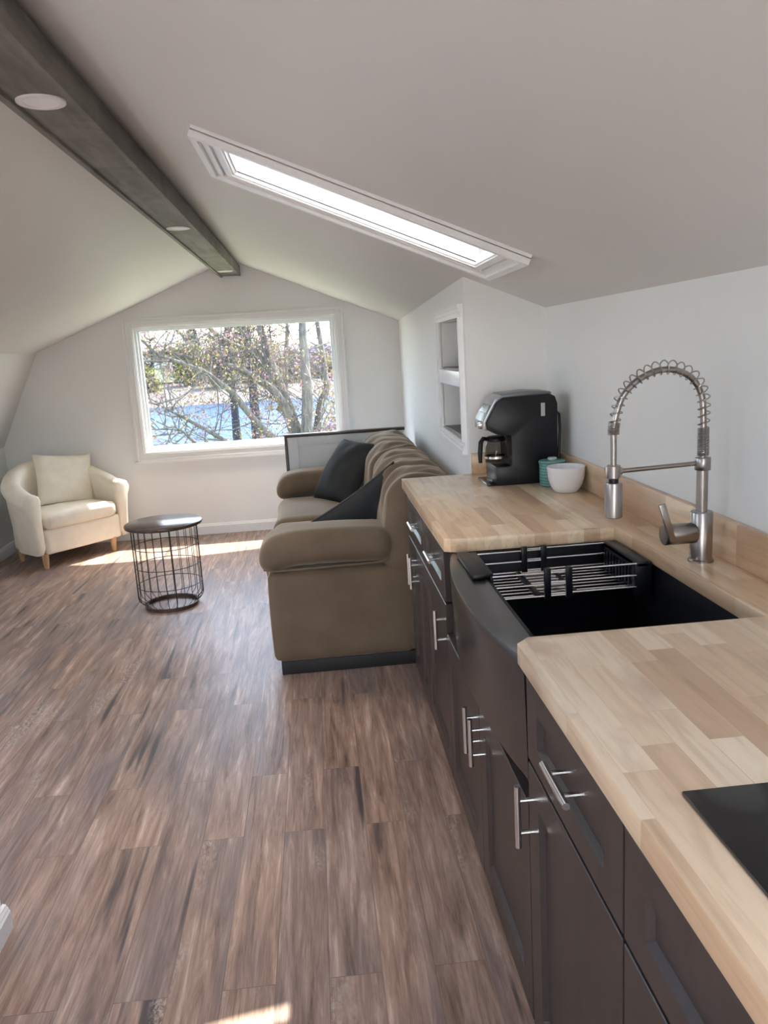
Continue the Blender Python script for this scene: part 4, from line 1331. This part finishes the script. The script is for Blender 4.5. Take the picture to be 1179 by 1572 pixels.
for pts, r0, r1 in STEMS:
    P = [Vector(p) for p in pts]
    if r0 > 0.048:
        P = [root, root.lerp(P[0], 0.45) + Vector((0.05 * random.uniform(-1, 1), 0.05 * random.uniform(-1, 1), 0)), P[0] - (P[1] - P[0]) * 0.6] + P
    Q = [Vector(q) for q in crom([tuple(p) for p in P], 4)]
    nq = len(Q)
    MB().tube(Q, [(r0 * 1.25 + (r1 - r0 * 1.25) * (i / (nq - 1)) ** 0.8) * (1 + 0.10 * noise.noise(Q[i] * 3)) for i in range(nq)], 10).build('stem', M['bark'], tree, smooth=60)
    for i in range(int(nq * 0.25), nq):
        if Q[i].z < -0.6: continue
        for _ in range(1):
            s_dir = Vector((random.gauss(-0.2, 1), random.gauss(0, 0.7), random.gauss(0.25, 0.8))).normalized()
            twig_tree(tw, Q[i], s_dir, random.uniform(0.45, 1.0), random.uniform(0.007, 0.014), 2, buds, 0.45, 0.45, (2, 3))
tw.build('twigs', M['bark'], tree, smooth=0)
random.shuffle(buds)
k = len(buds) // 2
for nm, mt, bl in (('pink_buds', 'bud_pink', buds[:k]), ('golden_buds', 'bud_gold', buds[k:])):
    mb = MB()
    for q in bl:
        for _ in range(2):
            add_leaf(mb, q + Vector((random.gauss(0, 0.025), random.gauss(0, 0.025), random.gauss(0, 0.025))), random.uniform(0.014, 0.032))
    tag(mb.build(nm, M[mt], tree, smooth=0), kind='stuff')

# budding shrubs right behind the tree
def shrub(name, c, r, cols, label, cat='shrub', count=1500, size=0.05, squash=(1, 1, 0.8), group=None, twigs=26, stem=True):
    o = thing(name, (c[0], c[1], c[2] - r * squash[2]), label, cat, group)
    if stem:
        tw_ = MB(); bl = []
        for _ in range(twigs):
            d = Vector((random.gauss(0, 0.6) * squash[0], random.gauss(0, 0.6), 1)).normalized()
            twig_tree(tw_, Vector((c[0] + random.gauss(0, 0.2 * r), c[1] + random.gauss(0, 0.2 * r), c[2] - r * squash[2])), d, r * 1.5 * squash[2], r * 0.016, 1, bl, 1, 0.4, (2, 4))
        tw_.build('branches', M['bark_dark'] if cat == 'tree' else M['bark'], o, smooth=0)
    for i, cm_ in enumerate(cols):
        mb = MB()
        for b in range(7):
            cc = Vector(c) + Vector((random.uniform(-0.6, 0.6) * r * squash[0], random.uniform(-0.6, 0.6) * r * squash[1], random.uniform(-0.6, 0.6) * r * squash[2]))
            leaf_cloud(mb, cc, r * 0.55, count // 7 // len(cols), size, squash, 0.0)
        tag(mb.build(('foliage', 'blossom', 'young_foliage')[i], M[cm_], o, smooth=0), kind='stuff')
    return o
shrub('budding_shrub', (-0.10, 17.0, -0.6), 1.1, ('leaf_pink', 'bud_gold'), 'pink and gold budding shrub behind the trunks of the garden tree', count=2600, size=0.05, squash=(1.0, 0.8, 1.0), group='budding shrubs')
shrub('budding_shrub', (-1.75, 18.0, -1.2), 0.8, ('bud_pink', 'bud_gold'), 'low reddish budding shrub left of the garden tree trunks', count=1300, size=0.05, squash=(1.0, 0.8, 0.8), group='budding shrubs')
shrub('budding_shrub', (1.15, 20.5, 0.4), 1.2, ('leaf_pink', 'bud_pink'), 'tall pink budding shrub at the right edge of the window', count=2400, size=0.055, squash=(0.8, 0.8, 1.3), group='budding shrubs')

# far bank planting: bushes, trees, houses
bush_spots = [
    ((-20.8, 101, -0.9), 2.2, ('leaf_yellow', 'leaf_brown'), 'small yellow bush at the left edge of the far bank'),
    ((-16.6, 108, 0.6), 3.4, ('leaf_brown', 'leaf_yellow'), 'grey brown brush on the far bank, second from the left'),
    ((-11.4, 102, 1.0), 3.2, ('leaf_yellow', 'leaf_brown'), 'broad yellow green bush in the middle of the far bank'),
    ((-7.2, 108, 0.4), 3.0, ('leaf_yellow', 'leaf_brown'), 'yellow green bush on the far bank behind the dark trunk'),
    ((-3.2, 102, -0.4), 2.4, ('leaf_pink', 'leaf_brown'), 'pink flowering bush on the far bank right of the dark trunks'),
    ((1.0, 107, -0.5), 2.4, ('leaf_pink', 'leaf_yellow'), 'pink and yellow bush on the far bank near the blue house'),
]
for c, r, cols, lab in bush_spots:
    shrub('far_bush', c, r, cols, lab, 'bush', 2600, 0.22, (1.0, 0.55, 1.0), 'bushes on the far bank', 30)
far_trees = [(-23.0, 118, 7.5, 'leaf_brown', 'thin bare tree on the far bank at the left window edge'), (-17.5, 122, 9.5, 'leaf_green', 'blue green conifer on the far bank, left of centre'), (-12.5, 124, 8.5, 'leaf_brown', 'bare brown tree above the yellow bush on the far bank'),
             (-10.0, 118, 10.0, 'leaf_green', 'dark green conifer on the far bank near the dark trunks'), (-6.5, 128, 9.0, 'leaf_brown', 'bare brown tree on the far bank behind the main stems'), (7.5, 118, 9.0, 'leaf_brown', 'bare brown tree on the far bank right of the blue house')]
for x, y, h, lf, lab in far_trees:
    o = thing('far_tree', (x, y, -1.6), lab, 'tree', 'trees on the far bank')
    mb = MB(); bl = []
    p0 = Vector((x, y, -1.8))
    mb.tube([p0, p0 + Vector((0.2, 0, h * 0.5)), p0 + Vector((0.1, 0.2, h))], [0.30, 0.20, 0.05], 7)
    for _ in range(46):
        t = random.uniform(0.25, 1)
        d = Vector((random.gauss(0, 1), random.gauss(0, 1), random.gauss(0.5, 0.4))).normalized()
        twig_tree(mb, p0 + Vector((0.15, 0, h * t)), d, h * 0.30 * (1.25 - t), 0.06, 1, bl, 1, 0.4, (2, 4))
    mb.build('trunk', M['bark_dark'], o, smooth=0)
    mb = MB()
    if lf == 'leaf_green':
        for _ in range(2600):
            t = random.random() ** 0.7
            a = random.uniform(0, 6.283); rr = (1 - t) * h * 0.24 * random.uniform(0.5, 1)
            add_leaf(mb, p0 + Vector((rr * math.cos(a), rr * math.sin(a), h * (0.12 + 0.9 * t))), 0.26)
    else:
        for q in bl: add_leaf(mb, q, 0.14)
    tag(mb.build('foliage', M[lf], o, smooth=0), kind='stuff')
# two dark trunks standing nearer, on the water's edge
for x, y, h, r, lab in ((-4.05, 40, 6.0, 0.19, 'dark tree trunk standing in the middle of the river view'), (-3.60, 47, 8.5, 0.24, 'tall dark tree trunk just left of the garden tree stems')):
    o = thing('dark_tree', (x, y, -3.6), lab, 'tree')
    p0 = Vector((x, y, -3.6))
    MB().tube([p0, p0 + Vector((0.03, 0, h * 0.4)), p0 + Vector((-0.02, 0, h * 0.75)), p0 + Vector((0.08, 0, h + 3))], [r * 1.3, r, r * 0.9, r * 0.3], 10).build('trunk', M['bark_dark'], o)
    tw_ = MB(); bl = []
    for _ in range(26):
        t = random.uniform(0.5, 1.0)
        d = Vector((random.gauss(0, 1), random.gauss(0, 0.8), random.gauss(0.5, 0.5))).normalized()
        twig_tree(tw_, p0 + Vector((0, 0, (h + 2) * t)), d, 1.6, 0.05, 2, bl, 0.6, 0.45, (2, 3))
    tw_.build('branches', M['bark_dark'], o, smooth=0)
def house(x, y, z, w, d, h, wall, lab):
    o = thing('far_house', (x, y, z), lab, 'house', 'houses on the far bank')
    MB().box(x - w / 2, x + w / 2, y, y + d, z, z + h).build('wall', M[wall], o, smooth=0)
    MB().prism([(x - w / 2 - 0.4, z + h), (x + w / 2 + 0.4, z + h), (x, z + h + w * 0.19)], 'y', y - 0.4, y + d + 0.4).build('roof', M['roof'], o, smooth=0)
    for k in (-0.28, 0.05, 0.30):
        f_ = MB().box(x + w * k - 0.5, x + w * k + 0.5, y - 0.06, y + 0.05, z + h * 0.45, z + h * 0.80).build('window', M['house_white'], o, smooth=0)
        MB().box(x + w * k - 0.4, x + w * k + 0.4, y - 0.08, y - 0.05, z + h * 0.49, z + h * 0.76).build('pane', M['glass_black'], f_, smooth=0)
house(1.2, 114, -1.7, 8, 7, 2.7, 'house_blue', 'blue house on the far bank at the right of the window')
house(-22.5, 132, 0.0, 7, 7, 2.2, 'house_white', 'white house on the far bank at the left of the window')
lawn = MB(); lawn._add([(-40, 112, -1.55), (-17, 112, -1.55), (-15, 132, 0.25), (-42, 132, 0.25)], [(0, 1, 2, 3)])
struct(lawn.build('far_lawn', M['grass'], smooth=0))
